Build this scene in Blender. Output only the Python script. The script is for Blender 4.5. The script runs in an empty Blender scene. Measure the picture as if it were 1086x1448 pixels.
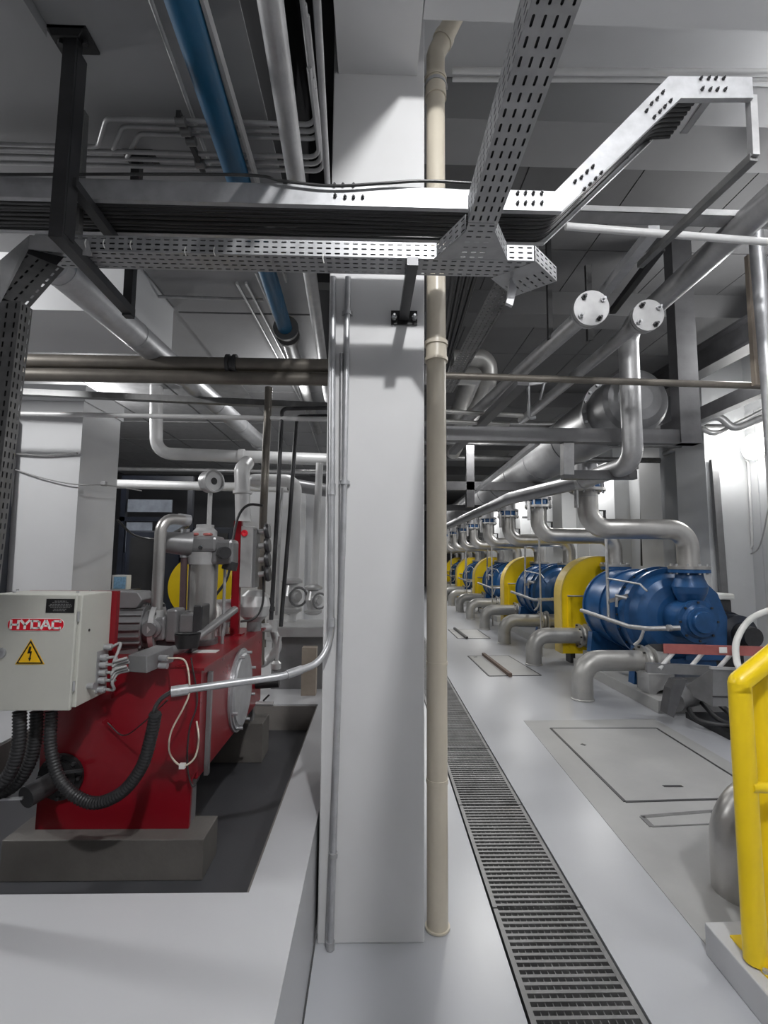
import bpy, bmesh, math, random
from mathutils import Vector, Matrix
random.seed(7)
C = bpy.context.scene.collection
PI = math.pi
# ---------------------------------------------------------------- camera model (pixels of the 1086x1448 frame)
F = 690.0; CX, CY, H = 543.0, 724.0, 1.7
ROLL = math.radians(0.45); VPX, VPY = 526, 789
ox, oy = VPX - CX, VPY - CY
cr, sr = math.cos(ROLL), math.sin(ROLL)
ux, uy = ox*cr + oy*sr, -ox*sr + oy*cr
YAW = math.atan(-ux/F); PITCH = math.atan(uy/math.hypot(F, ux))
cy_, sy_, cp_, sp_ = math.cos(YAW), math.sin(YAW), math.cos(PITCH), math.sin(PITCH)
FW = Vector((sy_*cp_, cy_*cp_, sp_)); r0 = Vector((cy_, -sy_, 0)); u0 = Vector((-sy_*sp_, -cy_*sp_, cp_))
RT = r0*cr + u0*sr; UP = -r0*sr + u0*cr
EYE = Vector((0, 0, H))
def P(px, py, X=None, Y=None, Z=None):
    d = FW + RT*((px-CX)/F) + UP*((CY-py)/F)
    if Y is not None: t = Y/d.y
    elif Z is not None: t = (Z-H)/d.z
    else: t = X/d.x
    return EYE + d*t
def PY(*pts): return [P(a, b, Y=c) for a, b, c in pts]
def PZ(Z, *pts): return [P(a, b, Z=Z) for a, b in pts]
cam = bpy.data.cameras.new('camera'); cam.sensor_fit = 'HORIZONTAL'; cam.sensor_width = 36; cam.lens = 36*F/1086
cam.clip_start = .05; cam.clip_end = 200
co = bpy.data.objects.new('camera', cam); C.objects.link(co)
M4 = Matrix((RT, UP, -FW)).transposed().to_4x4(); M4.translation = EYE
co.matrix_world = M4
bpy.context.scene.camera = co

# ---------------------------------------------------------------- materials
MATS = {}
def mat(name, col, rough=.5, metal=0., var=.12, scale=6., bump=0., emit=0., rvar=.1, spec=.5):
    m = bpy.data.materials.new(name); m.use_nodes = True
    nt = m.node_tree; b = nt.nodes['Principled BSDF']
    b.inputs['Roughness'].default_value = rough; b.inputs['Metallic'].default_value = metal
    b.inputs['Specular IOR Level'].default_value = spec
    if emit:
        b.inputs['Emission Color'].default_value = (*col, 1); b.inputs['Emission Strength'].default_value = emit
    tc = nt.nodes.new('ShaderNodeTexCoord'); nz = nt.nodes.new('ShaderNodeTexNoise')
    nz.inputs['Scale'].default_value = scale; nz.inputs['Detail'].default_value = 6; nz.inputs['Roughness'].default_value = .6
    nt.links.new(tc.outputs['Object'], nz.inputs['Vector'])
    rp = nt.nodes.new('ShaderNodeValToRGB'); e = rp.color_ramp.elements
    e[0].position = .3; e[1].position = .7
    e[0].color = (*[max(0, c*(1-var)) for c in col], 1); e[1].color = (*[min(1, c*(1+var)) for c in col], 1)
    nt.links.new(nz.outputs['Fac'], rp.inputs['Fac']); nt.links.new(rp.outputs['Color'], b.inputs['Base Color'])
    if rvar:
        mr = nt.nodes.new('ShaderNodeMapRange'); mr.inputs['To Min'].default_value = max(.05, rough-rvar); mr.inputs['To Max'].default_value = min(1, rough+rvar)
        nt.links.new(nz.outputs['Fac'], mr.inputs['Value']); nt.links.new(mr.outputs['Result'], b.inputs['Roughness'])
    if bump:
        bp = nt.nodes.new('ShaderNodeBump'); bp.inputs['Strength'].default_value = bump; bp.inputs['Distance'].default_value = .01
        n2 = nt.nodes.new('ShaderNodeTexNoise'); n2.inputs['Scale'].default_value = scale*12
        nt.links.new(tc.outputs['Object'], n2.inputs['Vector']); nt.links.new(n2.outputs['Fac'], bp.inputs['Height'])
        nt.links.new(bp.outputs['Normal'], b.inputs['Normal'])
    MATS[name] = m
    return m
mat('floor_epoxy', (.42,.43,.455), .3, var=.03, scale=1., rvar=.03)
mat('floor_worn', (.36,.36,.355), .42, var=.08, scale=2.5)
mat('slab_epoxy', (.46,.465,.48), .38, var=.03, scale=1., rvar=.03)
mat('pit_paint', (.05,.051,.056), .4, var=.15, scale=2)
mat('pit_wall', (.16,.15,.14), .6, var=.2, scale=3)
mat('plinth', (.115,.108,.1), .6, var=.2, scale=4, bump=.1)
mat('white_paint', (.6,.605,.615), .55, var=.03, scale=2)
mat('column_paint', (.62,.62,.625), .5, var=.025, scale=3)
mat('wall_paint', (.55,.56,.57), .5, var=.05, scale=1.2)
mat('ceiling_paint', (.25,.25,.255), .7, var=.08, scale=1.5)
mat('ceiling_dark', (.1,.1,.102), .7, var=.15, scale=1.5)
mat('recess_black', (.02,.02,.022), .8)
mat('galv_tray', (.36,.365,.375), .42, .6, var=.13, scale=14)
mat('galv', (.47,.475,.49), .42, .6, var=.13, scale=14)
mat('galv_dull', (.4,.4,.405), .45, .55, var=.15, scale=10)
mat('galv_dark', (.2,.2,.2), .45, .6, var=.25, scale=8)
mat('stainless', (.5,.49,.475), .33, .85, var=.1, scale=5)
mat('pipe_grey', (.42,.415,.4), .4, .5, var=.14, scale=4)
mat('pipe_warm', (.17,.155,.135), .45, .5, var=.25, scale=4)
mat('pipe_white', (.62,.62,.62), .35, .1, var=.06, scale=5)
mat('duct_steel', (.25,.252,.26), .4, .5, var=.2, scale=3)
mat('steel_dark', (.05,.05,.053), .4, .4, var=.25, scale=6)
mat('steel_frame', (.12,.12,.125), .45, .4, var=.2, scale=5)
mat('black', (.012,.012,.013), .45, var=.3)
mat('rubber', (.022,.022,.024), .5, var=.2)
mat('cable_black', (.034,.034,.035), .32, var=.2)
mat('cable_grey', (.33,.33,.33), .45, var=.05)
mat('blue_pump', (.014,.07,.19), .32, .1, var=.22, scale=5)
mat('blue_pipe', (.003,.07,.15), .4, var=.15, scale=3)
mat('red', (.2,.0035,.01), .3, var=.1, scale=3)
mat('red_faded', (.36,.11,.1), .45, var=.15)
mat('yellow', (.82,.58,.008), .35, var=.05, scale=4)
mat('yellow_rim', (.6,.45,.12), .4, var=.1)
mat('pvc', (.56,.51,.42), .35, var=.05, scale=4)
mat('cabinet', (.5,.5,.455), .42, var=.03, scale=8)
mat('grey_paint', (.22,.22,.225), .36, .35, var=.12, scale=6)
mat('grey_light', (.5,.5,.5), .36, .45, var=.1, scale=6)
mat('white_plastic', (.75,.75,.72), .4, var=.03)
mat('label_red', (.62,.01,.025), .35, var=.02)
mat('label_yellow', (.85,.5,.01), .4, var=.03)
mat('label_white', (.85,.85,.83), .4, var=.02)
mat('label_blue', (.3,.55,.8), .4, var=.3, scale=40)
mat('purple_pipe', (.1,.065,.07), .4, .2, var=.15)
mat('rust', (.12,.08,.06), .6, var=.3)
mat('wood', (.33,.28,.23), .6, var=.15)
mat('dark_blue', (.012,.016,.028), .4, var=.3)
mat('glass_pale', (.3,.33,.38), .15, var=.2)
mat('lamp_glow', (1,.99,.96), .4, var=0, emit=30)

# ---------------------------------------------------------------- mesh builder
def perp(d):
    d = Vector(d).normalized()
    a = Vector((0,0,1)) if abs(d.z) < .9 else Vector((1,0,0))
    u = a.cross(d).normalized(); return u, d.cross(u)
def fillet(pts, rad, k=6):
    pts = [Vector(p) for p in pts]
    if rad <= 0 or len(pts) < 3: return pts
    out = [pts[0]]
    for i in range(1, len(pts)-1):
        a, b, c = pts[i-1], pts[i], pts[i+1]
        d1 = (a-b); d2 = (c-b); l1, l2 = d1.length, d2.length
        if l1 < 1e-6 or l2 < 1e-6: continue
        d1 /= l1; d2 /= l2
        ang = d1.angle(d2)
        if ang > PI-.03: out.append(b); continue
        t = min(rad/math.tan(ang/2), l1*.49, l2*.49); r = t*math.tan(ang/2)
        bis = (d1+d2).normalized(); cen = b + bis*(r/math.sin(ang/2))
        s = b+d1*t-cen; e = b+d2*t-cen; sw = s.angle(e)
        for j in range(k+1):
            f = j/k
            out.append(cen + (s*math.sin((1-f)*sw)+e*math.sin(f*sw))/math.sin(sw))
    out.append(pts[-1]); return out
def smooth_path(pts, n=8):
    pts = [Vector(p) for p in pts]; q = [2*pts[0]-pts[1]] + pts + [2*pts[-1]-pts[-2]]; out = []
    for i in range(1, len(q)-2):
        for j in range(n):
            t = j/n; a, b, c, d = q[i-1], q[i], q[i+1], q[i+2]
            out.append(.5*((2*b)+(c-a)*t+(2*a-5*b+4*c-d)*t*t+(3*b-a-3*c+d)*t**3))
    out.append(pts[-1]); return out
class MB:
    def __init__(s): s.v=[]; s.f=[]; s.sm=[]
    def add(s, vs, fs, smooth=False):
        o = len(s.v); s.v += [Vector(v) for v in vs]
        for i, f in enumerate(fs):
            s.f.append([o+j for j in f]); s.sm.append(smooth if isinstance(smooth, bool) else smooth[i])
        return s
    def bx(s, x0, x1, y0, y1, z0, z1):
        return s.add([(x0,y0,z0),(x1,y0,z0),(x1,y1,z0),(x0,y1,z0),(x0,y0,z1),(x1,y0,z1),(x1,y1,z1),(x0,y1,z1)],
              [(0,3,2,1),(4,5,6,7),(0,1,5,4),(1,2,6,5),(2,3,7,6),(3,0,4,7)])
    def bar(s, a, b, w, h, up=(0,0,1)):
        a, b = Vector(a), Vector(b); d = (b-a).normalized(); u = Vector(up)
        r = d.cross(u)
        r = r.normalized() if r.length > 1e-4 else perp(d)[0]
        u = r.cross(d).normalized(); r = r*w/2; u = u*h/2
        vs = [a-r-u, a+r-u, b+r-u, b-r-u, a-r+u, a+r+u, b+r+u, b-r+u]
        return s.add(vs, [(0,3,2,1),(4,5,6,7),(0,1,5,4),(1,2,6,5),(2,3,7,6),(3,0,4,7)])
    def chan(s, a, b, w, h, t, up=(0,0,1)):     # open U channel, open side = up
        a, b = Vector(a), Vector(b); d = (b-a).normalized(); r = d.cross(Vector(up)).normalized(); u = r.cross(d).normalized()
        s.bar(a+u*t/2, b+u*t/2, w, t, u)
        for q in (-1, 1): s.bar(a+r*q*(w/2-t/2)+u*h/2, b+r*q*(w/2-t/2)+u*h/2, t, h, u)
        return s
    def lathe(s, prof, o, ax, n=24, smooth=True):
        o = Vector(o); ax = Vector(ax).normalized(); u, w = perp(ax)
        def ring(t, r): return [o+ax*t+(u*math.cos(2*PI*k/n)+w*math.sin(2*PI*k/n))*r for k in range(n)]
        for (t0, r0), (t1, r1) in zip(prof, prof[1:]):
            if r0 < 1e-6 and r1 < 1e-6: continue
            if r0 < 1e-6: s.add([o+ax*t0]+ring(t1, r1), [(0, 1+(k+1)%n, 1+k) for k in range(n)])
            elif r1 < 1e-6: s.add([o+ax*t1]+ring(t0, r0), [(0, 1+k, 1+(k+1)%n) for k in range(n)])
            else:
                a, b = ring(t0, r0), ring(t1, r1)
                s.add(a+b, [(k, (k+1)%n, n+(k+1)%n, n+k) for k in range(n)], smooth and abs(t1-t0) > 1e-5)
        return s
    def cyl(s, a, b, r, r2=None, n=16, caps=True):
        a, b = Vector(a), Vector(b); L = (b-a).length; r2 = r if r2 is None else r2
        pr = [(0, r), (L, r2)]
        if caps: pr = [(0, 0)] + pr + [(L, 0)]
        return s.lathe(pr, a, b-a, n)
    def tube(s, pts, r, n=12, fil=0, caps=True, k=6, rf=None):
        pts = fillet(pts, fil, k) if fil else [Vector(p) for p in pts]
        pts = [p for i, p in enumerate(pts) if i == 0 or (p-pts[i-1]).length > 1e-6]
        N = len(pts); rings = []; L = 0; u = None
        for i, p in enumerate(pts):
            d = (pts[min(i+1, N-1)]-pts[max(i-1, 0)]).normalized()
            if u is None: u, w = perp(d)
            else:
                u = (u-d*u.dot(d)); u = u.normalized() if u.length > 1e-6 else perp(d)[0]; w = d.cross(u)
                L += (p-pts[i-1]).length
            rr = rf(L) if rf else r
            rings.append([p+(u*math.cos(2*PI*q/n)+w*math.sin(2*PI*q/n))*rr for q in range(n)])
        vs = [v for g in rings for v in g]; fs = []
        for i in range(N-1):
            for q in range(n): fs.append((i*n+q, i*n+(q+1)%n, (i+1)*n+(q+1)%n, (i+1)*n+q))
        s.add(vs, fs, True)
        if caps:
            s.add(rings[0], [tuple(range(n-1, -1, -1))]); s.add(rings[-1], [tuple(range(n))])
        return s
    def poly(s, pts, ext):       # planar polygon extruded by vector ext
        n = len(pts); pts = [Vector(p) for p in pts]; e = Vector(ext)
        nrm = Vector((0,0,0))
        for i in range(n): nrm += pts[i].cross(pts[(i+1)%n])
        if nrm.dot(e) > 0: pts.reverse()
        s.add(pts+[p+e for p in pts], [tuple(range(n)), tuple(range(2*n-1, n-1, -1))]+[((i+1)%n, i, n+i, n+(i+1)%n) for i in range(n)])
        return s
    def bolts(s, o, ax, R, n, r=.012, h=.02, ph=0):
        o = Vector(o); ax = Vector(ax).normalized(); u, w = perp(ax)
        for k in range(n):
            a = 2*PI*(k+ph)/n; c = o+(u*math.cos(a)+w*math.sin(a))*R
            s.cyl(c, c+ax*h, r, n=6)
        return s
    def perf(s, o, u, v, nu, nv, pu, pv, a, b, stag=False):     # sheet with oblong holes, slot long in u
        o, u, v = Vector(o), Vector(u).normalized(), Vector(v).normalized()
        for i in range(nu):
            for j in range(nv):
                q = o+u*(pu*(i+.5))+v*(pv*(j+.5))
                hole = [(a,.4*b),(a-.6*b,b),(-a+.6*b,b),(-a,.4*b),(-a,-.4*b),(-a+.6*b,-b),(a-.6*b,-b),(a,-.4*b)]
                out = [(pu/2,.4*b),(pu/2,pv/2),(-pu/2,pv/2),(-pu/2,.4*b),(-pu/2,-.4*b),(-pu/2,-pv/2),(pu/2,-pv/2),(pu/2,-.4*b)]
                sh = (pu*.25 if stag and j % 2 else 0)
                vs = [q+u*x+v*y for x, y in out]+[q+u*(x+sh*0)+v*y for x, y in hole]
                s.add(vs, [(k, (k+1)%8, 8+(k+1)%8, 8+k) for k in range(8)])
        return s

LOC = {}
def link(o, parent, loc):
    C.objects.link(o)
    LOC[o] = Vector(loc)
    if parent is not None:
        o.parent = parent; o.location = Vector(loc)-LOC[parent]
    else: o.location = loc
def mesh_obj(name, mb, m, parent, solid=0, bevel=0):
    lo = Vector([min(v[i] for v in mb.v) for i in range(3)]); hi = Vector([max(v[i] for v in mb.v) for i in range(3)])
    o0 = Vector(((lo.x+hi.x)/2, (lo.y+hi.y)/2, lo.z))
    me = bpy.data.meshes.new(name); me.from_pydata([v-o0 for v in mb.v], [], mb.f)
    me.polygons.foreach_set('use_smooth', mb.sm); me.materials.append(MATS[m]); me.update()
    if solid:
        bm = bmesh.new(); bm.from_mesh(me); bmesh.ops.remove_doubles(bm, verts=bm.verts, dist=1e-5); bm.to_mesh(me); bm.free()
    o = bpy.data.objects.new(name, me); link(o, parent, o0)
    if solid:
        md = o.modifiers.new('thick', 'SOLIDIFY'); md.thickness = solid; md.offset = 0
    if bevel:
        md = o.modifiers.new('bevel', 'BEVEL'); md.width = bevel; md.segments = 2; md.limit_method = 'ANGLE'
    return o
def tag(o, label, cat, group=None):
    o['label'] = label; o['category'] = cat
    if group: o['group'] = group
    return o
def thing(name, label, cat, loc, group=None):
    o = bpy.data.objects.new(name, None); o.empty_display_size = .1; link(o, None, loc)
    return tag(o, label, cat, group)
def part(name, mb, m, parent, label=None, **k):
    o = mesh_obj(name, mb, m, parent, **k)
    if label: o['label'] = label
    return o
def solo(name, mb, m, label, cat, group=None, **k): return tag(mesh_obj(name, mb, m, None, **k), label, cat, group)
def struct(name, mb, m, **k):
    o = mesh_obj(name, mb, m, None, **k); o['kind'] = 'structure'; return o
def dup(root, off, label):
    r = root.copy(); C.objects.link(r); r.location = root.location+Vector(off); r['label'] = label; LOC[r] = r.location.copy()
    for ch in list(root.children):
        c = ch.copy(); C.objects.link(c); c.parent = r
        for g in list(ch.children):
            d = g.copy(); C.objects.link(d); d.parent = c
    return r
def bolt_parts(parent, o, ax, R, n, mt='steel_dark', r=.012, h=.02, ph=0, name='bolt'):
    o = Vector(o); ax = Vector(ax).normalized(); u, w = perp(ax); me = None
    for k in range(n):
        a = 2*PI*(k+ph)/n; c = o+(u*math.cos(a)+w*math.sin(a))*R
        part(name, MB().cyl(c, c+ax*h, r, n=6), mt, parent)
ORD = ['nearest','second','third','fourth','fifth','sixth','seventh','eighth','ninth','tenth','eleventh','twelfth']
# ================================================================ SETTING
def T(x, Y, z): return Vector((x+.0125*(Y-2), Y, z))      # the drain runs slightly askew to the column
TL, TR = .603, 1.038
YB, YF = -3.5, 30.
m = MB()
m.poly([(-.232,YB,0), T(TL-.012,YB,0), T(TL-.012,YF,0), (-.232,YF,0)], (0,0,-.2))
m.poly([T(TR+.012,YB,0), (6.2,YB,0), (6.2,YF,0), T(TR+.012,YF,0)], (0,0,-.2))
struct('floor', m, 'floor_epoxy')
m = MB()   # open drain channel under the gratings
m.poly([T(TL-.012,YB,-.35), T(TR+.012,YB,-.35), T(TR+.012,YF,-.35), T(TL-.012,YF,-.35)], (0,0,-.05))
m.poly([T(TL-.03,YB,-.2), T(TL-.0125,YB,-.2), T(TL-.0125,YF,-.2), T(TL-.03,YF,-.2)], (0,0,-.2))
m.poly([T(TR+.03,YB,-.2), T(TR+.0125,YB,-.2), T(TR+.0125,YF,-.2), T(TR+.03,YF,-.2)], (0,0,-.2))
struct('trim_1', m, 'recess_black')
# bare concrete strip of floor at the right
m = MB()
z = P(752,1031,Z=0); 
m.poly([(1.62,5.3,.0), (3.05,5.35,0), (3.05,1.0,0), (1.42,1.0,0), (1.5,2.3,0)], (0,0,.003))
struct('trim_2', m, 'floor_worn')
# raised slab with its sunken pit
PX0, PX1, PY0, PY1, PZ_ = -2.37, -.43, 1.885, 4.15, .3
SL = .5
m = MB()
m.bx(-7,-.24, YB,PY0, 0,SL); m.bx(-7,-.24, PY1,YF, 0,SL); m.bx(-7,PX0, PY0,PY1, 0,SL); m.bx(PX1,-.24, PY0,PY1, 0,SL)
struct('trim_3', m, 'slab_epoxy')
m = MB(); m.bx(PX0,PX1,PY0,PY1,.1,PZ_); struct('trim_4', m, 'pit_paint')
m = MB(); m.bx(PX0,PX1,PY1-.012,PY1-.001,PZ_,SL-.012); m.bx(PX0+.001,PX0+.012,PY0,PY1-.012,PZ_,SL-.012)
m.bx(PX1-.012,PX1-.001,PY0,PY1-.012,PZ_,SL-.012); m.bx(PX0+.012,PX1-.012,PY0+.001,PY0+.012,PZ_,SL-.012)
struct('trim_5', m, 'pit_wall')
# column
m = MB(); m.bx(-.225,.25, 2.33,2.9, 0,4.95); struct('wall_column', m, 'column_paint', bevel=.006)
m = MB(); m.bx(-.2,.21, -3.4,2.329, 4.22,4.95); struct('trim_6', m, 'column_paint')
# ceilings
ZL = 3.7
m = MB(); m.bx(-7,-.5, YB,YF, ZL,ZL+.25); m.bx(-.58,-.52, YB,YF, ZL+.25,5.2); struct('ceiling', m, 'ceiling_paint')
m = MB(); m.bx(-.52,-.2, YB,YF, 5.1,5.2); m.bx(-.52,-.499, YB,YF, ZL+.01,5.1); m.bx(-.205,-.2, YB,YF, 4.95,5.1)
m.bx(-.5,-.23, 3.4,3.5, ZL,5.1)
struct('trim_7', m, 'recess_black')  # black colour stands in for the unlit depth of the recess
zB = P(900,175,Y=3.0).z; yB2 = P(900,240,Z=zB).y
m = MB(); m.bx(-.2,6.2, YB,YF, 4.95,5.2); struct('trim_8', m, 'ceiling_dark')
m = MB(); m.bx(.22,6.2, YB,2.99, 4.935,4.949); struct('trim_21', m, 'white_paint')  # lighter colour puts extra brightness into the near stretch of ceiling
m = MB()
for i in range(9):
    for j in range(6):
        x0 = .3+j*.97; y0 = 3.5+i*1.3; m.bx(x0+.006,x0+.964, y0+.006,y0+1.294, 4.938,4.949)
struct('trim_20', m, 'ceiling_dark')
m = MB(); m.bx(.215,6.2, 1.72,2.06, 4.22,4.95); struct('trim_9', m, 'white_paint')
m = MB(); m.bx(.255,6.2, 3.0,yB2, zB,4.95); struct('trim_10', m, 'ceiling_paint')
for i, (y0, dz) in enumerate(((5.6,.3),(9.2,.3),(13,.3),(17,.3))):
    m = MB(); m.bx(.3,6.2, y0,y0+.35, 4.95-dz,4.95); struct('trim_%d' % (11+i), m, 'ceiling_dark')
# left bay: cross beam with a lit front face, then panelled soffits
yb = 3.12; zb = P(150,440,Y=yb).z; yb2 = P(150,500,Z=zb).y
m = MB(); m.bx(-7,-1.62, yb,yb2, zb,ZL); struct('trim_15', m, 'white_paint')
m = MB()
for i in range(14):
    y0 = 2.9+i*.95; m.bx(-1.6,-.51, y0+.008,y0+.93, ZL-.02,ZL-.001)
struct('trim_16', m, 'ceiling_paint')
m = MB()
for i in range(8):
    y0 = 4.9+i*1.1
    for j in range(5): m.bx(-6+j*.9+.01,-5.12+j*.9, y0,y0+1.07, ZL-.03,ZL-.001)
struct('trim_17', m, 'galv_dull')
m = MB(); m.bx(-1.33,-1.25,YB,1.7,ZL-.05,ZL-.001); struct('trim_18', m, 'ceiling_paint')
# walls
m = MB(); m.bx(5.6,5.8,YB,YF,0,4.95); struct('wall_right', m, 'wall_paint')
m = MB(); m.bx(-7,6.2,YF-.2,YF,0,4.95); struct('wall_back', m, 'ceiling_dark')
m = MB(); m.bx(-7,6.2,YB,YB+.15,0,5.2); struct('wall_front', m, 'ceiling_dark')  # out of view; coloured dark to cut bounced fill light
m = MB(); m.bx(-7,-6.85,YB,YF,0,4); struct('wall_left', m, 'ceiling_dark')  # also coloured dark to keep bounced light down
# pilasters and wall panels on the right wall
ws = [(4.95,7.05,7.75,0,4.95),(5.2,8.6,9.3,0,4.95),(5.25,10.4,11.2,0,4.95),(5.2,13.2,13.9,0,4.95),(5.2,17,17.7,0,4.95)]
for i, (x, a, b, z0, z1) in enumerate(ws):
    m = MB(); m.bx(x,5.6, a,b, z0,z1); struct('wall_pilaster_%d' % (i+1), m, 'wall_paint')
m = MB()
for i in range(30): m.bx(5.585,5.599, 5.0+i*.62+.012, 5.0+(i+1)*.62-.012, .1, 3.9)
struct('trim_19', m, 'wall_paint')
# left column block and the pale partition behind the tank
a = P(110,700,Y=4.4).x
m = MB(); m.bx(a-.75,a,4.4,5.05,SL,3.1); m.bx(-6.8,a+.02,4.38,5.07,3.1,3.25)
struct('wall_pier', m, 'white_paint')
m = MB(); m.bx(-2.0,-.5,7.2,7.3,SL,2.75); m.bx(-1.15,-.98,7.12,7.2,SL,2.75); struct('wall_partition', m, 'white_paint')
m = MB(); m.bx(-6.8,-.3,11.8,11.9,SL,ZL); struct('wall_dark', m, 'pit_paint')
# dark doorway with pale panes far behind the tank
m = MB(); m.bx(-4.0,-3.92,7.8,7.88,SL,2.9); m.bx(-2.95,-2.87,7.8,7.88,SL,2.9); m.bx(-4.0,-2.87,7.8,7.88,2.9,2.98); m.bx(-4.0,-2.87,7.8,7.88,2.25,2.32)
m.bx(-4.0,-2.87,7.81,7.87,SL,1.75)
d = struct('door_1', m, 'dark_blue')
m = MB(); m.bx(-3.9,-3.5,7.83,7.85,1.76,2.24); m.bx(-3.4,-2.96,7.83,7.85,1.8,2.24); m.bx(-3.9,-3.2,7.83,7.85,2.4,2.6)
part('pane', m, 'glass_pale', d)

# ---------------------------------------------------------------- drain gratings
def grate(y0, y1, first):
    c = T((TL+TR)/2, (y0+y1)/2, 0)
    t = thing('drain_grating', '', 'grating', c, 'steel gratings over the floor drain')
    f = MB()
    for a in (TL, TR-.022): f.poly([T(a,y0,0), T(a+.022,y0,0), T(a+.022,y1,0), T(a,y1,0)], (0,0,-.035))
    n = int(round((y1-y0)/.037))
    g = MB(); b = MB()
    for k in range(n):
        y = y0+(k+.5)*(y1-y0)/n
        g.poly([T(TL+.021,y-.0075,-.001), T(TR-.021,y-.0075,-.001), T(TR-.021,y+.0075,-.001), T(TL+.021,y+.0075,-.001)], (0,0,-.03))
    for k in range(1, 13):
        x = TL+.021+(TR-TL-.042)*k/13
        b.poly([T(x-.0018,y0,-.006), T(x+.0018,y0,-.006), T(x+.0018,y1,-.006), T(x-.0018,y1,-.006)], (0,0,-.022))
    part('frame', f, 'galv_dark', t); part('slats', g, 'galv_dark', t); part('bearing_bars', b, 'galv_dark', t)
    return t
y = .55
for i in range(11):
    t = grate(y, y+.99, i == 0); y += 1.0
    t['label'] = 'dark steel slatted drain grating, %s panel from the camera' % ORD[i]
# ---------------------------------------------------------------- floor hatches
def hatch(pts, label, slots):
    c = sum((Vector(p) for p in pts), Vector())/4
    t = thing('floor_hatch', label, 'hatch', c)
    r = MB(); pl = MB()
    n = 4
    for i in range(4):
        a, b = Vector(pts[i]), Vector(pts[(i+1)%4]); r.bar(a+Vector((0,0,.004)), b+Vector((0,0,.004)), .022, .006)
    cc = [Vector(p)*.985+c*.015 for p in pts]
    pl.poly([p+Vector((0,0,.001)) for p in cc], (0,0,.005))
    part('frame', r, 'steel_dark', t); part('plate', pl, 'floor_worn', t)
    for a, b in slots: part('lifting_slot', MB().bar(Vector(a)+Vector((0,0,.0075)), Vector(b)+Vector((0,0,.0075)), .03, .002), 'steel_dark', t)
    return t
hatch([(1.80,3.57,0),(2.86,3.62,0),(2.9,5.06,0),(1.82,5.06,0)], 'large grey steel hatch plate in the floor beside the drain', [(P(938,1113,Z=0), P(965,1113,Z=0)), (P(822,1053,Z=0), P(828,1055,Z=0))])
t = thing('slot_drain', 'narrow recessed slot drain with dark frame in front of the hatch plate', 'drain', P(958,1160,Z=0))
m = MB(); q = PZ(0, (908,1156),(1010,1148),(1010,1166),(922,1170))
for i in range(4): m.bar(q[i]+Vector((0,0,.004)), q[(i+1)%4]+Vector((0,0,.004)), .035 if i != 2 else .012, .006)
part('frame', m, 'galv_dark', t)
m = MB(); m.poly([p+Vector((0,0,.0035)) for p in q], (0,0,.002)); part('cover', m, 'floor_worn', t)
hatch([(1.72,7.25,0),(2.5,7.3,0),(2.42,8.75,0),(1.7,8.7,0)], 'pale floor hatch beside the second suction elbow', [((1.78,8.6,0),(1.84,8.62,0))])
hatch([(1.85,10.6,0),(2.55,10.6,0),(2.55,11.9,0),(1.85,11.9,0)], 'smaller far floor hatch beside the fourth suction elbow', [((1.9,11.6,0),(1.95,11.6,0))])
solo('steel_angle', MB().bar((1.98,8.75,.03),(2.02,7.2,.03),.05,.045), 'rust', 'rusty steel angle lying on the pale floor hatch', 'steel bar')
solo('steel_angle', MB().bar((2.0,11.9,.03),(2.03,10.5,.03),.05,.045), 'steel_dark', 'dark steel angle lying on the far floor hatch', 'steel bar')

# ================================================================ LIGHTS (bare sources without fixtures, some added as fill)
def area(x, y, z, w, sx=.25, sy=None, rot=None, col=(1,.99,.97)):
    l = bpy.data.lights.new('unseen_light', 'AREA'); l.energy = w; l.size = sx; l.color = col
    if sy: l.shape = 'RECTANGLE'; l.size_y = sy
    o = bpy.data.objects.new('unseen_light', l); C.objects.link(o); o.location = (x, y, z)
    if rot: o.rotation_euler = rot
    return o
def point(x, y, z, w, r=.08):  # same name also serves added fill lights without a fixture
    l = bpy.data.lights.new('lamp', 'POINT'); l.energy = w; l.shadow_soft_size = r
    o = bpy.data.objects.new('lamp', l); C.objects.link(o); o.location = (x, y, z); return o
KEY = point(.55, -.65, 4.72, 365, .07)
point(2.3, .7, 3.82, 40, .12)  # unseen light added to brighten the right beams and recess
point(-.75, 5.0, 3.35, 22, .1)  # unseen light added to lift the dim left machinery
point(3.1, 2.5, 4.6, 22, .1)
point(-3.75, 2.3, 3.53, 170, .1)
area(-1.0, -2.0, 3.6, 7, .3, 1.2, rot=(math.radians(35),0,0))  # added frontal fill behind the camera, for the left slab
area(1.5, -2.4, 4.0, 5, .3, 1.2, rot=(math.radians(45),0,0))  # added frontal fill behind the camera, for the column
area(-1.2, 9.5, 3.55, 38, .3, 1.4)
point(-3.35, 5.7, 3.4, 60, .1)  # unseen light added behind the pier to whiten the pipes there
area(1.7, 7.5, 3.6, 75, .3, 1.2)
area(1.6, 12, 3.6, 95, .3, 1.4)
area(1.6, 18, 3.6, 90, .3, 1.4)
area(4.9, 11, 3.9, 70, .3, 1.6)
area(4.9, 16.5, 3.9, 60, .3, 1.6)
area(5.0, 22, 3.9, 60, .3, 1.6)
point(3.75, 4.4, 3.9, 85, .12)  # unseen light added to brighten the pump front and pilaster
w = bpy.data.worlds.new('world'); bpy.context.scene.world = w; w.use_nodes = True
w.node_tree.nodes['Background'].inputs['Color'].default_value = (.05,.05,.052,1)
vs = bpy.context.scene.view_settings
vs.view_transform = 'Standard'; vs.look = 'None'; vs.gamma = 1; vs.use_curve_mapping = False; vs.exposure = 0.0
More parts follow.
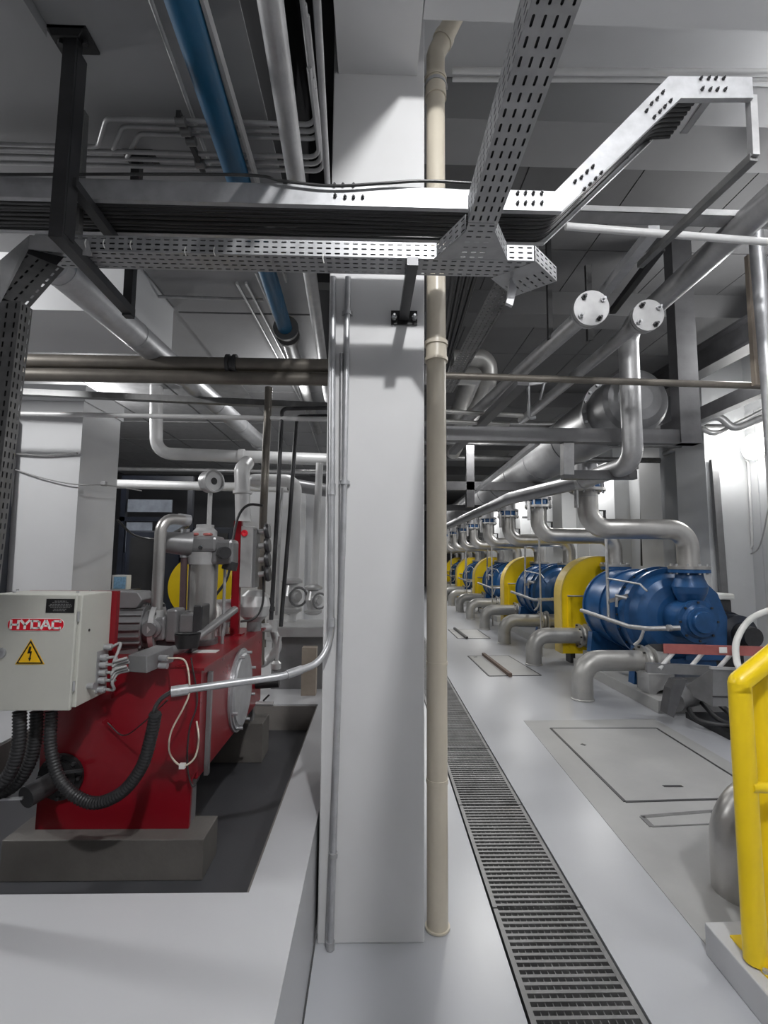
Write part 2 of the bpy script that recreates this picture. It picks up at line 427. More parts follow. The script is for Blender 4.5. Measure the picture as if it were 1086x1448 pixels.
# ================================================================ OVERHEAD: cable ladder, cables, perforated trays
YN, YR = 1.872, 2.10; ZB, ZT = 3.137, 3.226
def slope(x): return -.004*(x+.15)
LP = [Vector((-2.9,0,ZB)), Vector((.77,0,ZB-.004)), Vector((1.295,0,3.66)), Vector((1.612,0,3.672))]
LPT = [Vector((-2.9,0,ZT)), Vector((.745,0,ZT-.006)), Vector((1.25,0,3.762)), Vector((1.612,0,3.77))]
t = thing('cable_ladder', 'galvanised cable ladder crossing in front of the column and bending up to the right', 'cable ladder', (-.9,1.98,ZB))
for y, s in ((YN,-1),(YR,1)):
    m = MB()
    for i in range(3 if s < 0 else 2):
        a, b, c, d = [Vector((p.x, y, p.z)) for p in (LP[i], LP[i+1], LPT[i+1], LPT[i])]
        m.poly([a,b,c,d], (0,-.003*s,0))
        for e, f, dz in ((a,b,.0015),(d,c,-.0015)):
            m.bar(e+Vector((0,-s*.012,dz)), f+Vector((0,-s*.012,dz)), .022, .003)
    part('side_rail', m, 'galv', t)
for i in range(3):
    a, b = LP[i], LP[i+1]; L = (b-a).length; n = max(1, int(L/.3))
    for k in range(n):
        q = a+(b-a)*((k+.5)/n)
        part('rung', MB().chan(q+Vector((0,YN+.004,.045)), q+Vector((0,YR-.004,.045)), .035, .014, .002), 'galv_dull', t)
bx = MB()
def bl(px, py):
    p = P(px, py, Y=YN-.003); return p
for px, py in [(473,262),(485,262),(500,262),(474,277),(488,279),(500,279),(513,279),
  (732,273),(743,273),(754,273),(766,273),(732,287),(743,287),(754,287),(766,287),
  (813,257),(822,251),(830,243),(838,236),(826,268),(834,261),(842,253),(850,245),
  (914,157),(921,147),(929,140),(937,131),(925,166),(933,158),(940,151),(948,143),
  (991,111),(1002,111),(1012,111),(1023,111),(993,126),(1004,127),(1014,127),(1025,127)]:
    p = bl(px, py); part('bolt', MB().cyl(p+Vector((0,.002,0)), p-Vector((0,.006,0)), .0075, n=6).cyl(p-Vector((0,.006,0)), p-Vector((0,.013,0)), .0035, n=6), 'steel_dark', t)
# cables lying in the ladder
def ladder_path(y, dz, xe):
    pts = [Vector((-2.9,y,ZB+dz)), Vector((.77-.02,y,ZB+dz-.004)), Vector((1.295-.03,y,3.66+dz))]
    if xe > 1.3: pts.append(Vector((xe,y,3.67+dz)))
    return pts
for k in range(9):
    y = YN+.02+k*.0243; dz = .012+.004*random.random()
    pts = fillet(ladder_path(y, dz, 1.38), .12, 6)
    # slight sag between rungs at the far left
    out = []
    for i, p in enumerate(pts):
        out.append(p)
        if i == 0:
            for q in range(1, 12): out.append(p.lerp(pts[1], q/12)+Vector((0, random.uniform(-.004,.004), random.uniform(-.003,.003))))
    solo('power_cable', MB().tube(out, .0098, 8), 'cable_black', 'black power cable lying in the cable ladder, %s from its front rail' % ORD[k] if k else 'black power cable lying in the cable ladder, nearest its front rail', 'cable', 'black power cables in the cable ladder')
# thin cable draped along the top of the rail
pp = [(0,250,1.86),(330,250,1.86),(400,259,1.86),(470,266,1.86),(545,262,1.86),(600,259,1.86),(668,262,1.868)]
solo('cable', MB().tube(smooth_path([P(a,b-3,Y=1.855) for a,b,c in pp]), .006, 8), 'cable_black', 'thin dark cable draped along the top front of the cable ladder rail', 'cable')
# steel bracket frame carrying the ladder at the right
t = thing('support_bracket', 'pale steel hanger bracket under the raised right end of the cable ladder', 'bracket', P(1068,210,Y=1.9))
a, b = P(1065,140,Y=1.9), P(1070,225,Y=1.9)
part('upright', MB().bar(P(1062,138,Y=1.9), P(1066,222,Y=1.9), .03, .03), 'galv_dull', t)
part('arm', MB().bar(P(1066,222,Y=1.9), P(905,375,Z=P(1066,222,Y=1.9).z), .035, .035), 'galv_dark', t)

# --- perforated trays: u = long direction
def perf_tray(name, label, a, b, width, h, wdir, mt, pu=.036, rows=(4,3), sides=(1,1), ends=None):
    a, b, wd = Vector(a), Vector(b), Vector(wdir).normalized(); d = (b-a).normalized(); L = (b-a).length
    up = wd.cross(d).normalized()
    if up.z < 0 and abs(d.z) < .9: up = -up
    if abs(d.z) > .9 and up.y < 0: up = -up
    t = thing(name, label, 'cable tray', a)
    n = max(1, int(round(L/pu))); p = L/n
    part('base', MB().perf(a, d, wd, n, rows[0], p, width/rows[0], p*.30, .0035), mt, t, solid=.0015)
    part('dark_backing', MB().poly([a+wd*.004+up*.006, a+wd*(width-.004)+up*.006, b+wd*(width-.004)+up*.006, b+wd*.004+up*.006], up*(h*.8)), 'rubber', t, label='black block added to darken the slots')  # black block added inside the tray so its slots look dark
    for k, o in ((0, a), (1, a+wd*width)):
        if sides[k]: part('side_wall', MB().perf(o, d, up, n, rows[1], p, h/rows[1], p*.30, .0035), mt, t, solid=.0015)
    return t
ZP = 2.913
tr = perf_tray('perforated_tray', 'long perforated galvanised tray running left to right in front of the column', (-1.36,1.872,ZP), (.19,1.872,ZP), .118, .066, (0,1,0), 'galv_tray')
# cross-over fitting where the overhead tray meets it
def quad_perf(m, o, u, v, L, W, nu, nv): m.perf(o, u, v, nu, nv, L/nu, W/nv, L/nu*.28, .0035)
t = thing('tray_crossover', 'perforated tray junction piece where the overhead tray meets the long tray', 'tray fitting', (.37,1.88,ZP))
m = MB(); quad_perf(m, (.19,1.872,ZP), (1,0,0), (0,1,0), .46, .118, 12, 4); part('base', m, 'galv_tray', t, solid=.0015)
m = MB()
m.poly([(.19,1.876,ZP+.008),(.65,1.876,ZP+.008),(.65,1.985,ZP+.008),(.19,1.985,ZP+.008)], (0,0,.045))  # added black block to darken the junction slots
part('dark_backing', m, 'rubber', t); m = MB(); quad_perf(m, (.337,1.655,ZP), (1,0,0), (0,1,0), .108, .217, 3, 7)
m.poly([(.337,1.70,ZP),(.337,1.872,ZP),(.24,1.872,ZP)], (0,0,.0015)); m.poly([(.445,1.70,ZP),(.54,1.872,ZP),(.445,1.872,ZP)], (0,0,.0015))
part('gusset', m, 'galv_tray', t)
for a, b in (((.19,1.872),(.25,1.872)),((.25,1.872),(.337,1.70)),((.445,1.70),(.54,1.872)),((.54,1.872),(.65,1.872))):
    a = Vector((*a, ZP)); b = Vector((*b, ZP)); L = (b-a).length
    m = MB(); quad_perf(m, a, b-a, (0,0,1), L, .066, max(2, int(L/.036)), 3); part('side_wall', m, 'galv_tray', t, solid=.0015)
# end piece bent back to the right
t = thing('tray_end', 'perforated tray end turned back beside the black rod at the right of the junction', 'tray fitting', (.7,1.93,ZP))
m = MB(); quad_perf(m, (.655,1.872,ZP), Vector((.13,.13,0)), Vector((-.75,.66,0)), .2, .2, 5, 6); part('base', m, 'galv_tray', t, solid=.0015)
part('gusset', MB().poly([(.51,1.992,ZP-.002),(.655,1.874,ZP-.002),(.71,1.93,ZP-.002),(.58,2.06,ZP-.002)], (0,0,.0015)), 'galv_tray', t)
part('dark_backing', MB().poly([(.66,1.885,ZP+.008),(.785,2.01,ZP+.008),(.65,2.13,ZP+.008),(.53,2.0,ZP+.008)], (0,0,.045)), 'rubber', t)  # added black block keeps the end piece's slots dark
m = MB(); quad_perf(m, (.655,1.872,ZP), Vector((.13,.13,0)), (0,0,1), .2, .066, 5, 3); part('side_wall', m, 'galv_tray', t, solid=.0015)
m = MB(); quad_perf(m, (.57,1.957,ZP), Vector((.13,.13,0)), (0,0,1), .2, .066, 5, 3); part('side_wall', m, 'galv_tray', t, solid=.0015)
part('end_clip', MB().poly([P(722,392,Y=2.0), P(731,408,Y=2.0), P(725,432,Y=2.0), P(716,428,Y=2.0)], (0,.02,0)), 'galv', t)
# big overhead tray coming over the camera
ot = perf_tray('overhead_tray', 'wide slotted cable tray passing overhead from the camera to the junction', (.337,-.6,ZP+.002), (.337,1.655,ZP+.002), .108, .1, (1,0,0), 'galv_tray', pu=.046, rows=(4,5))
# left drop tray
a = P(60,372,Y=1.86); zt = a.z
perf_tray('drop_tray', 'perforated cable tray dropping down the left edge of the view', P(-131,1290,Y=1.72), P(-20,425,Y=1.72), .125, .06, (1,0,0), 'galv_dark', rows=(4,3), sides=(1,1))  # darker galvanised colour puts the shade on this tray into its material
t = thing('tray_elbow', 'perforated tray elbow joining the long tray to the drop tray', 'tray fitting', P(40,390,Y=1.8))
a = P(0,440,Y=1.76); b = P(88,352,Y=1.86); d = b-a
wd = Vector((.62,.1,-.62)); m = MB(); quad_perf(m, P(-22,412,Y=1.73), P(44,346,Y=1.87)-P(-22,412,Y=1.73), P(22,428,Y=1.77)-P(-22,412,Y=1.73), .26, .14, 7, 4); part('base', m, 'galv_dark', t, solid=.0015)
part('dark_backing', MB().poly([P(-26,418,Y=1.742), P(46,338,Y=1.886), P(97,356,Y=1.93), P(24,438,Y=1.786)], (-.01,.03,.03)), 'rubber', t)  # black sheet added behind the elbow to darken its slots
m = MB(); m.poly([P(0,428,Y=1.71), P(0,368,Y=1.74), P(42,332,Y=1.86), P(125,340,Y=1.865), P(130,362,Y=1.865), P(40,352,Y=1.85)], (0,.002,0)); part('side_wall', m, 'galv_dull', t)
m = MB(); m.poly([P(32,402,Y=1.85), P(58,385,Y=1.9), P(55,412,Y=1.9), P(40,424,Y=1.85)], (0,.01,0)); part('end_clip', m, 'galv_dull', t)
# white cable ties on the tray
for px, py in ((121,345),(147,345),(185,347),(262,356),(303,356),(457,366)):
    p = P(px,py,Y=1.866); solo('cable_tie', MB().tube(smooth_path([p+Vector((0,0,.02)), p+Vector((-.001,-.004,0)), p+Vector((.004,.0,-.018))],5), .0022, 6), 'white_plastic', 'white cable tie on the tray front, %d px'%px, 'cable tie', 'white cable ties on the long perforated tray')
ties = [o for o in C.objects if o.name.startswith('cable_tie')]
for o, l in zip(ties, ('leftmost of the six, beside the black hanger','second from the left','third from the left','fourth from the left','fifth from the left','rightmost of the six, near the column')):
    o['label'] = 'white cable tie on the long perforated tray, '+l

# --- hanger frame at the left (post, arm, second post)
HX = -1.18; ZA = ZP-.022
t = thing('tray_hanger', 'black steel hanger hung from the ceiling at upper left carrying the trays', 'hanger', (HX,1.745,ZL))
part('post', MB().bar((HX,1.745,ZA-.02),(HX,1.745,ZL), .05,.04,up=(0,1,0)).bar((HX+.024,1.765,ZA),(HX+.024,1.765,ZL-.05),.006,.06,up=(0,1,0)), 'steel_dark', t)
part('arm', MB().bar((HX,1.725,ZA-.001),(HX-.02,2.33,ZA-.001), .045,.04), 'steel_dark', t)
part('rear_post', MB().bar((HX-.02,2.31,ZA-.03),(HX-.02,2.31,ZL), .042,.04,up=(0,1,0)), 'steel_dark', t)
part('upper_arm', MB().bar((HX+.02,1.76,ZB-.02),(HX+.0,2.3,ZB-.02), .04,.035), 'steel_dark', t)
for y in (1.745, 2.31):
    pl = part('ceiling_plate', MB().bx(HX-.075,HX+.075,y-.05,y+.05,ZL-.012,ZL).poly([(HX-.07,y-.05,ZL),(HX+.07,y-.05,ZL),(HX+.05,y-.05,ZL-.045),(HX-.05,y-.05,ZL-.045)],(0,.006,0)), 'black', t)
    for s in (-1,1): part('bolt', MB().cyl((HX+s*.045,y,ZL-.03),(HX+s*.045,y,ZL-.01),.012,n=6), 'steel_dark', pl)
solo('strut', MB().bar(P(117,160,Y=1.95), P(108,330,Y=1.95), .035,.03,up=(0,1,0)), 'galv_dark', 'grey slotted strut standing beside the black hanger post', 'strut')
# bracket on the column
t = thing('column_bracket', 'black cantilever bracket bolted to the column under the perforated tray', 'bracket', (.145,2.33,2.86))
part('arm', MB().bar((.152,1.86,2.893),(.146,2.318,2.893), .045,.036), 'steel_dark', t)
pl = part('plate', MB().bx(.083,.213,2.318,2.33,2.855,2.925), 'black', t)
for x in (.098,.198): part('bolt', MB().cyl((x,2.319,2.885),(x,2.296,2.885),.013,n=6).cyl((x,2.296,2.885),(x,2.275,2.885),.006,n=6), 'galv', pl)

# ================================================================ OVERHEAD PIPES
def pipe(name, label, pts, r, mt, fil=.1, n=16, group=None, cat='pipe', collars=(), k=6):
    """a thing: pipe run, with coupling collars as parts"""
    pts = [Vector(p) for p in pts]
    if not collars:
        return solo(name, MB().tube(pts, r, n, fil, k=k), mt, label, cat, group)
    t = thing(name, label, cat, pts[0], group)
    part('run', MB().tube(pts, r, n, fil, k=k), mt, t)
    for c in collars:
        a, b = Vector(c[0]), Vector(c[1]); rr = c[2] if len(c) > 2 else r*1.18
        part('coupling', MB().cyl(a, b, rr, n=n), c[3] if len(c) > 3 else mt, t)
    return t
# PVC down pipe at the column's right corner
PXc, PYc, PR = P(617,900,Y=2.42).x, 2.42, .05
PXc = P(617.5,800,Y=2.42).x
def pz(y): return P(618,y,Y=PYc).z
ptop = P(625,75,Y=PYc); ptop2 = P(665,-30,Y=2.3)
t = thing('drain_pipe', 'beige plastic drain pipe standing against the right side of the column', 'pipe', (PXc,PYc,0))
part('run', MB().tube([(PXc,PYc,.004),(PXc,PYc,pz(78)),Vector((PXc+.16,PYc-.02,pz(78)+.34))], PR, 20, .07), 'pvc', t)
for y0, y1, rr in ((1308,1322,.058),(486,518,.0),(1100,1106,.053),(935,939,.053)):
    if rr: part('collar', MB().cyl((PXc,PYc,max(pz(y1),.003)),(PXc,PYc,pz(y0)),rr,n=24), 'pvc', t)
zc = pz(500)
part('socket', MB().lathe([(0,PR),(0,.06),(.018,.06),(.018,.055),(.085,.054),(.085,.061),(.105,.061),(.105,PR)], (PXc,PYc,pz(512)), (0,0,1), 24), 'pvc', t)
part('socket', MB().lathe([(0,PR),(0,.058),(.03,.058),(.03,.055),(.1,.055),(.1,.06),(.12,.06),(.12,PR)], (PXc,PYc,pz(140)), (0,0,1), 24), 'pvc', t)
part('bracket', MB().lathe([(0,PR),(0,.06),(.016,.06),(.016,PR)], (PXc,PYc,pz(124)), (0,0,1), 24).bx(PXc-.066,PXc-.055,PYc-.01,PYc+.01,pz(124),pz(124)+.016).bx(PXc+.055,PXc+.066,PYc-.01,PYc+.01,pz(124),pz(124)+.016), 'galv', t)
part('elbow_collar', MB().cyl(Vector((PXc,PYc,pz(78)))+Vector((.035,-.004,.075)), Vector((PXc,PYc,pz(78)))+Vector((.05,-.006,.107)), .057, n=20), 'pvc', t)

# blue pipe, white pipe and thin conduit along the ceiling at upper left
z = 3.5; a, b = P(257,0,Z=z), P(405,470,Z=z); d = (b-a)
bp = thing('blue_pipe', 'bright blue ceiling pipe running away at upper left', 'pipe', a-d*.9)
part('run', MB().cyl(a-d*.9, b, .056, n=24), 'blue_pipe', bp)
c = P(404,463,Z=z)
part('flange', MB().cyl(c, c+d.normalized()*.03, .1, n=20), 'galv_dark', bp)
part('flange', MB().cyl(c+d.normalized()*.12, c+d.normalized()*.15, .095, n=20), 'galv_dark', bp)
part('valve_body', MB().cyl(c+d.normalized()*.03, c+d.normalized()*.12, .06, n=20), 'galv_dark', bp)
part('tail_run', MB().cyl(c+d.normalized()*.15, c+d.normalized()*3.2, .05, n=20), 'galv_dark', bp)
a, b = P(288,0,Z=3.52), P(361,247,Z=3.52); d = b-a
solo('steel_angle', MB().bar(a-d*.9, b+d*1.2, .012, .05), 'galv_dull', 'grey steel angle along the right side of the blue ceiling pipe', 'steel bar')
z = 3.42; a, b = P(382,0,Z=z), P(452,482,Z=z); d = b-a
pipe('ceiling_pipe', 'pale grey ceiling pipe right of the blue pipe', [a-d*.5, b+d*.6], .042, 'galv_dull', 0)
z = 3.5; a, b = P(448,0,Z=z), P(462,240,Z=z); d = b-a
pipe('conduit', 'thin grey conduit in the dark recess left of the column', [a-d*.5, b+d*1.0], .014, 'galv_dull', 0, 10, cat='conduit')
z = 3.66; a, b = P(213,0,Z=z), P(300,240,Z=z); d = b-a
pipe('conduit', 'thin conduit on the ceiling left of the blue pipe', [a-d*.4, b], .009, 'galv_dull', 0, 8, cat='conduit')
# group of cross conduits with risers
for k in range(3):
    zz = 3.63; y0 = P(300,172+k*10,Z=zz).y
    xr = P(447+k*3,190,Y=y0).x; xl = P(150+k*24,172,Y=y0).x
    pts = [Vector((-2.6,y0+.12,zz-.03)), Vector((xl-.1-k*.01,y0+.12,zz-.03)), Vector((xl,y0,zz)), Vector((xr,y0,zz)), Vector((xr+.004,y0-.5,zz+.02))]
    pipe('conduit', 'thin conduit crossing the left ceiling, %s of the upper three' % ('rearmost','middle','foremost')[2-k] , pts, .010, 'galv_dull', .05, 10, 'cross conduits on the left ceiling', 'conduit')
for k in range(3):
    zz = 3.6; y0 = P(300,218+k*10,Z=zz).y; xr = P(452+k*3,225,Y=y0).x
    pts = [Vector((-2.6,y0,zz)), Vector((xr,y0,zz)), Vector((xr,y0-.4,zz+.03))]
    pipe('conduit', 'thin conduit crossing the left ceiling above the ladder, %s of the lower three' % ('rearmost','middle','foremost')[2-k], pts, .010, 'galv_dull', .05, 10, 'cross conduits on the left ceiling', 'conduit')
t = thing('pipe_clamp', 'dark pipe clamp rail holding the ceiling conduits left of the blue pipe', 'clamp', P(265,190,Z=3.6))
part('rail', MB().bar(P(252,160,Z=3.6), P(288,243,Z=3.59), .02, .03), 'steel_dark', t)
for px, py in ((255,172),(262,186),(270,200),(283,232)): part('clip', MB().cyl(P(px-6,py,Z=3.585), P(px+7,py,Z=3.585), .02, n=8), 'galv_dark', t)

# spiral duct, double pipe and others on the left
z = 3.1; a, b = P(84,380,Z=z), P(366,624,Z=z); d = (b-a).normalized()
t = thing('spiral_duct', 'pale round duct running away under the left ceiling', 'duct', a-d*.6)
part('run', MB().cyl(a-d*.05, b, .085, n=28), 'galv', t)
for k in range(6):
    c = a+d*(k*.7); part('seam', MB().cyl(c, c+d*.012, .0875, n=28), 'galv', t)
part('end_collar', MB().cyl(b-d*.02, b+d*.08, .1, n=28), 'galv_dull', t)
y = 3.25
for dz, dy, r, nm, lb in ((0,0,.047,'pipe_warm','upper horizontal steel pipe between the left tray and the column'), (-.098,-.01,.044,'pipe_warm','lower brownish horizontal pipe under its twin left of the column')):
    a = P(-60,513,Y=y); b = P(540,516,Y=y)
    a = Vector((a.x,y+dy,P(240,514,Y=y).z+dz)); b = Vector((b.x,y+dy,a.z))
    c = P(328,520,Y=y)
    if dz == 0: pipe('header_pipe', lb, [Vector((a.x,a.y,ZL)),a,b], r, nm, .1, 20, 'double header pipes left of the column', collars=[((c.x-.035,y,a.z),(c.x-.012,y,a.z),.068,'steel_dark'),((c.x+.012,y,a.z),(c.x+.035,y,a.z),.068,'steel_dark'),((c.x-.012,y,a.z),(c.x+.012,y,a.z),.058,'steel_dark')])
    else: pipe('header_pipe', lb, [Vector((a.x-.13,a.y,ZL)),Vector((a.x-.13,a.y,a.z)),b], r, nm, .1, 20, 'double header pipes left of the column')
a = P(20,551,Y=4.0); b = P(470,575,Y=4.0)
solo('steel_channel', MB().bar(P(-100,548.7,Y=4.0), P(550,578.7,Y=4.0), .06,.05), 'galv_dark', 'grey steel channel behind the double header pipes', 'channel')
pipe('conduit', 'bright white conduit crossing in front of the white pier', PY((-530,575,3.9),(550,594.4,3.9)), .02, 'pipe_white', 0, 12, cat='conduit')
pipe('elbow_pipe', 'white pipe dropping from the left ceiling and turning right to the column', [P(221,545,Y=5.6),P(221,641,Y=5.6),P(540,652.5,Y=5.6)], .07, 'pipe_white', .18, 18, collars=[(P(338,645,Y=5.6),P(346,645,Y=5.6),.082)])
pipe('cross_pipe', 'pale horizontal pipe behind the pressure gauge', PY((150,684,6.6),(560,694.2,6.6)), .06, 'pipe_white', 0, 14)
pipe('cross_pipe', 'dull steel pipe just under the ribbed ceiling far left', PY((165,663,8.5),(560,669.5,8.5)), .035, 'galv_dull', 0, 10)
# bundle of thin conduits on the ceiling by the blue pipe's far end
for k, (x0,y0,x1,y1) in enumerate(((335,400,392,505),(348,400,402,505),(362,385,412,505),(372,400,425,560))):
    z = 3.62; a, b = P(x0,y0,Z=z), P(x1,y1,Z=z); d = b-a
    pipe('conduit', 'thin ceiling conduit beside the blue pipe\'s far end, %s from the left' % ('first','second','third','fourth')[k], [a, b+d*1.6], .011, 'galv_dull', 0, 8, 'thin conduits by the far end of the blue pipe', 'conduit')
a, b = P(205,392,Z=3.62), P(1,1,Z=3.6)
pipe('conduit', 'thin conduit across the ceiling panels below the perforated tray', PZ(3.64,(185,418),(372,424)), .012, 'galv_dull', 0, 8, cat='conduit')
# conduits on the column face
yc = 2.312
t = thing('conduit_riser', 'galvanised conduit down the column sweeping left across the red tank', 'conduit', P(469,880,Y=yc))
path = [P(471,392,Y=yc), P(469,700,Y=yc), P(468,905,Y=yc), P(452,938,Y=2.26), P(400,956,Y=2.15), P(243,978,Y=2.02)]
part('run', MB().tube(fillet(path[:3],0)[:2]+fillet(path[1:], .16, 8)[1:], .0155, 14), 'galv', t)
for (a, b) in ((path[0].lerp(path[1],.95), path[0].lerp(path[1],1.0)), (path[2]+Vector((0,0,.06)),path[2]+Vector((0,0,.1))), (path[4].lerp(path[3],.1),path[4].lerp(path[3],.5))):
    part('coupling', MB().cyl(a, b, .019, n=14), 'galv', t)
part('end_fitting', MB().cyl(path[5]+(path[5]-path[4]).normalized()*.002, path[5].lerp(path[4],.14), .021, n=14), 'galv', t)
pth = [P(492,392,Y=yc), P(487,690,Y=yc), P(481,900,Y=yc), P(467,1346,Y=2.3)]
pth[3].z = .004
t = thing('conduit_riser', 'straight galvanised conduit beside it running down the column to the floor', 'conduit', pth[3])
part('run', MB().tube(pth, .014, 14), 'galv', t)
for py in (445, 685):
    p = P(487 if py > 600 else 491,py,Y=yc); part('clamp', MB().cyl(p, p+Vector((0,0,.018)), .02, n=14).bx(p.x-.026,p.x+.026,yc,2.329,p.z,p.z+.018), 'galv', t)
p = pth[2].lerp(pth[3],.72); part('clamp', MB().cyl(p, p+Vector((0,0,.02)), .02, n=14), 'galv_dull', t)
part('floor_shoe', MB().cyl(pth[3], pth[3]+Vector((0,0,.03)), .019, n=14), 'galv_dull', t)
pth = [P(481,880,Y=2.318), P(462,1340,Y=2.318)]; pth[1].z = .004
solo('conduit_riser', MB().tube([P(483,500,Y=2.318)]+pth, .009, 10), 'galv_dull', 'thin conduit squeezed beside the straight conduit down the column', 'conduit')
# ================================================================ LEFT: red hydraulic power unit
TX0, TX1, TY0, TY1, TZ0, TZ1 = -1.5, -.795, 2.36, 3.66, .675, 1.183
m = MB(); m.bx(-1.59,-.722,2.276,2.476,PZ_,.47); solo('concrete_plinth', m, 'plinth', 'dark concrete plinth under the front of the red tank', 'plinth', bevel=.004)
m = MB(); m.bx(-1.55,-.74,3.5,3.72,PZ_,.56); solo('concrete_plinth', m, 'plinth', 'dark concrete plinth under the rear of the red tank', 'plinth', bevel=.004)
t = thing('hydraulic_tank', 'glossy red hydraulic oil tank standing on two dark plinths in the pit', 'tank', (-1.15,2.36,.47))
part('body', MB().bx(TX0,TX1,TY0+.02,TY1,TZ0,TZ1-.012), 'red', t, bevel=.006)
part('top_plate', MB().bx(TX0-.015,TX1+.02,TY0-.012,TY1+.015,TZ1-.012,TZ1), 'red', t)
m = MB(); m.poly([(TX0-.005,TY0,.471),(-.82,TY0,.471),(TX1-.02,TY0,TZ0),(TX1+.004,TY0,TZ0+.05),(TX1+.004,TY0,TZ1-.012),(TX0-.005,TY0,TZ1-.012)], (0,.02,0))
part('front_plate', m, 'red', t)
m = MB(); m.bx(-.845,-.825,TY0+.02,TY0+.1,.471,TZ0); part('foot', m, 'grey_paint', t)
m = MB(); m.bx(-1.45,-1.43,TY0+.02,TY0+.1,.471,TZ0); part('foot', m, 'grey_paint', t)
for x in (-.85,-1.45):
    part('foot', MB().bx(x,x+.03,3.54,3.6,.56,TZ0), 'grey_paint', t)
c = P(338,978,X=TX1)
mh = part('manhole_cover', MB().lathe([(0,.24),(.012,.24),(.012,.225),(.022,.225),(.022,.21),(.03,.2),(.03,0)], (TX1,3.06,.905), (1,0,0), 48), 'galv', t, label='round galvanised cover')
for k in range(8):
    a = 2*PI*(k+.5)/8; y, z = 3.06+.218*math.cos(a), .905+.218*math.sin(a)
    part('bolt', MB().cyl((TX1+.012,y,z),(TX1+.05,y,z),.009,n=8), 'galv', mh)
part('filler_plate', MB().bx(-.99,-.84,2.72,2.79,TZ1,TZ1+.003), 'label_white', t)
part('level_gauge', MB().bar((TX1+.012,2.47,.66),(TX1+.012,2.47,1.14),.025,.02), 'grey_paint', t, label='slim grey level gauge')
part('lifting_lug', MB().poly([(TX1-.14,TY0-.005,1.183),(TX1-.05,TY0-.005,1.183),(TX1-.06,TY0-.005,1.07),(TX1-.12,TY0-.005,1.06)],(0,-.02,0)).cyl((TX1-.09,TY0-.024,1.1),(TX1-.09,TY0-.034,1.1),.015,n=12), 'red', t)
# drain valve flange on the front plate
c = P(88,1097,Y=TY0)
t = thing('drain_valve', 'black round flange with stub valve at the lower left of the red tank front', 'valve', (c.x,TY0,c.z))
f = part('flange', MB().lathe([(0,0),(0,.1),(.016,.1),(.016,.075),(.03,.075),(.03,0)], (c.x,TY0-.002,c.z), (0,-1,0), 28), 'black', t)
for k in range(8):
    a = 2*PI*k/8; part('bolt', MB().cyl((c.x+.088*math.cos(a),TY0-.018,c.z+.088*math.sin(a)),(c.x+.088*math.cos(a),TY0-.032,c.z+.088*math.sin(a)),.009,n=6), 'steel_dark', f)
part('stub', MB().cyl((c.x,TY0-.03,c.z),(c.x-.05,TY0-.16,c.z-.02),.045,n=20), 'steel_dark', t)
part('handle', MB().bar((c.x-.06,TY0-.165,c.z-.02),(c.x-.15,TY0-.17,c.z-.022),.01,.01), 'galv', t)
part('lever', MB().bar((c.x+.0,TY0-.05,c.z+.03),(c.x+.12,TY0-.05,c.z+.045),.012,.012), 'steel_dark', t)

# control cabinet
KX0, KX1, KY0, KY1, KZ0, KZ1 = -1.6, -1.203, 2.075, 2.32, 1.08, 1.54
t = thing('control_cabinet', 'pale grey electrical control cabinet with warning triangle in front of the red tank', 'cabinet', (-1.4,2.2,KZ0))
part('body', MB().bx(KX0,KX1,KY0+.012,KY1,KZ0+.003,KZ1-.003), 'cabinet', t, bevel=.004)
dr = part('door', MB().bx(KX0+.002,KX1-.012,KY0-.008,KY0+.009,KZ0-.004,KZ1), 'cabinet', t, bevel=.004)
FY = KY0-.009
def fp(px, py): return P(px, py, Y=FY)
o = P(2,923,Y=FY)
part('lock', MB().lathe([(0,.02),(.008,.02),(.01,.014),(.01,.009),(.006,.009),(.006,0)], (o.x,FY+.001,o.z), (0,-1,0), 20), 'galv', dr)
def rrect(a, b, r, n=8):
    x0, z0, x1, z1 = a[0], a[1], b[0], b[1]; pts = []
    for cx, cz, s in ((x1-r,z1-r,0),(x0+r,z1-r,1),(x0+r,z0+r,2),(x1-r,z0+r,3)):
        for k in range(n+1):
            q = PI/2*(s+k/n); pts.append((cx+r*math.cos(q), cz+r*math.sin(q)))
    return pts
def flat(mb, pts, y, th=.001): return mb.poly([(x,y,z) for x,z in pts], (0,-th,0))
a, b = fp(10,892), fp(91.5,874.5); h = b.z-a.z
bd = part('brand_badge', flat(MB(), rrect((a.x,a.z),(b.x,b.z),h*.49), FY), 'label_white', dr)
part('badge_field', flat(MB(), rrect((a.x+.002,a.z+.002),(b.x-.002,b.z-.002),h*.43), FY-.001), 'label_red', bd)
# letters H Y D A C as flat strokes
m = MB(); W = (b.x-a.x-.018)/5; z0, z1 = a.z+h*.14, b.z-h*.14; s = h*.19
def strk(p, q, w=s): 
    (x0,z0_),(x1,z1_) = p, q; dx, dz = x1-x0, z1_-z0_; L = math.hypot(dx,dz); nx, nz = -dz/L*w/2, dx/L*w/2
    m.poly([(x0+nx,FY-.002,z0_+nz),(x0-nx,FY-.002,z0_-nz),(x1-nx,FY-.002,z1_-nz),(x1+nx,FY-.002,z1_+nz)], (0,-.0008,0))
def lx(i, f): return a.x+.010+W*(i+f)
zm = (z0+z1)/2; hs = s*.42
strk((lx(0,.12),z0),(lx(0,.12),z1)); strk((lx(0,.82),z0),(lx(0,.82),z1)); strk((lx(0,.1),zm),(lx(0,.84),zm), s*.8)
strk((lx(1,.02),z1),(lx(1,.46),zm-.001)); strk((lx(1,.92),z1),(lx(1,.46),zm-.001)); strk((lx(1,.46),z0),(lx(1,.46),zm+.001))
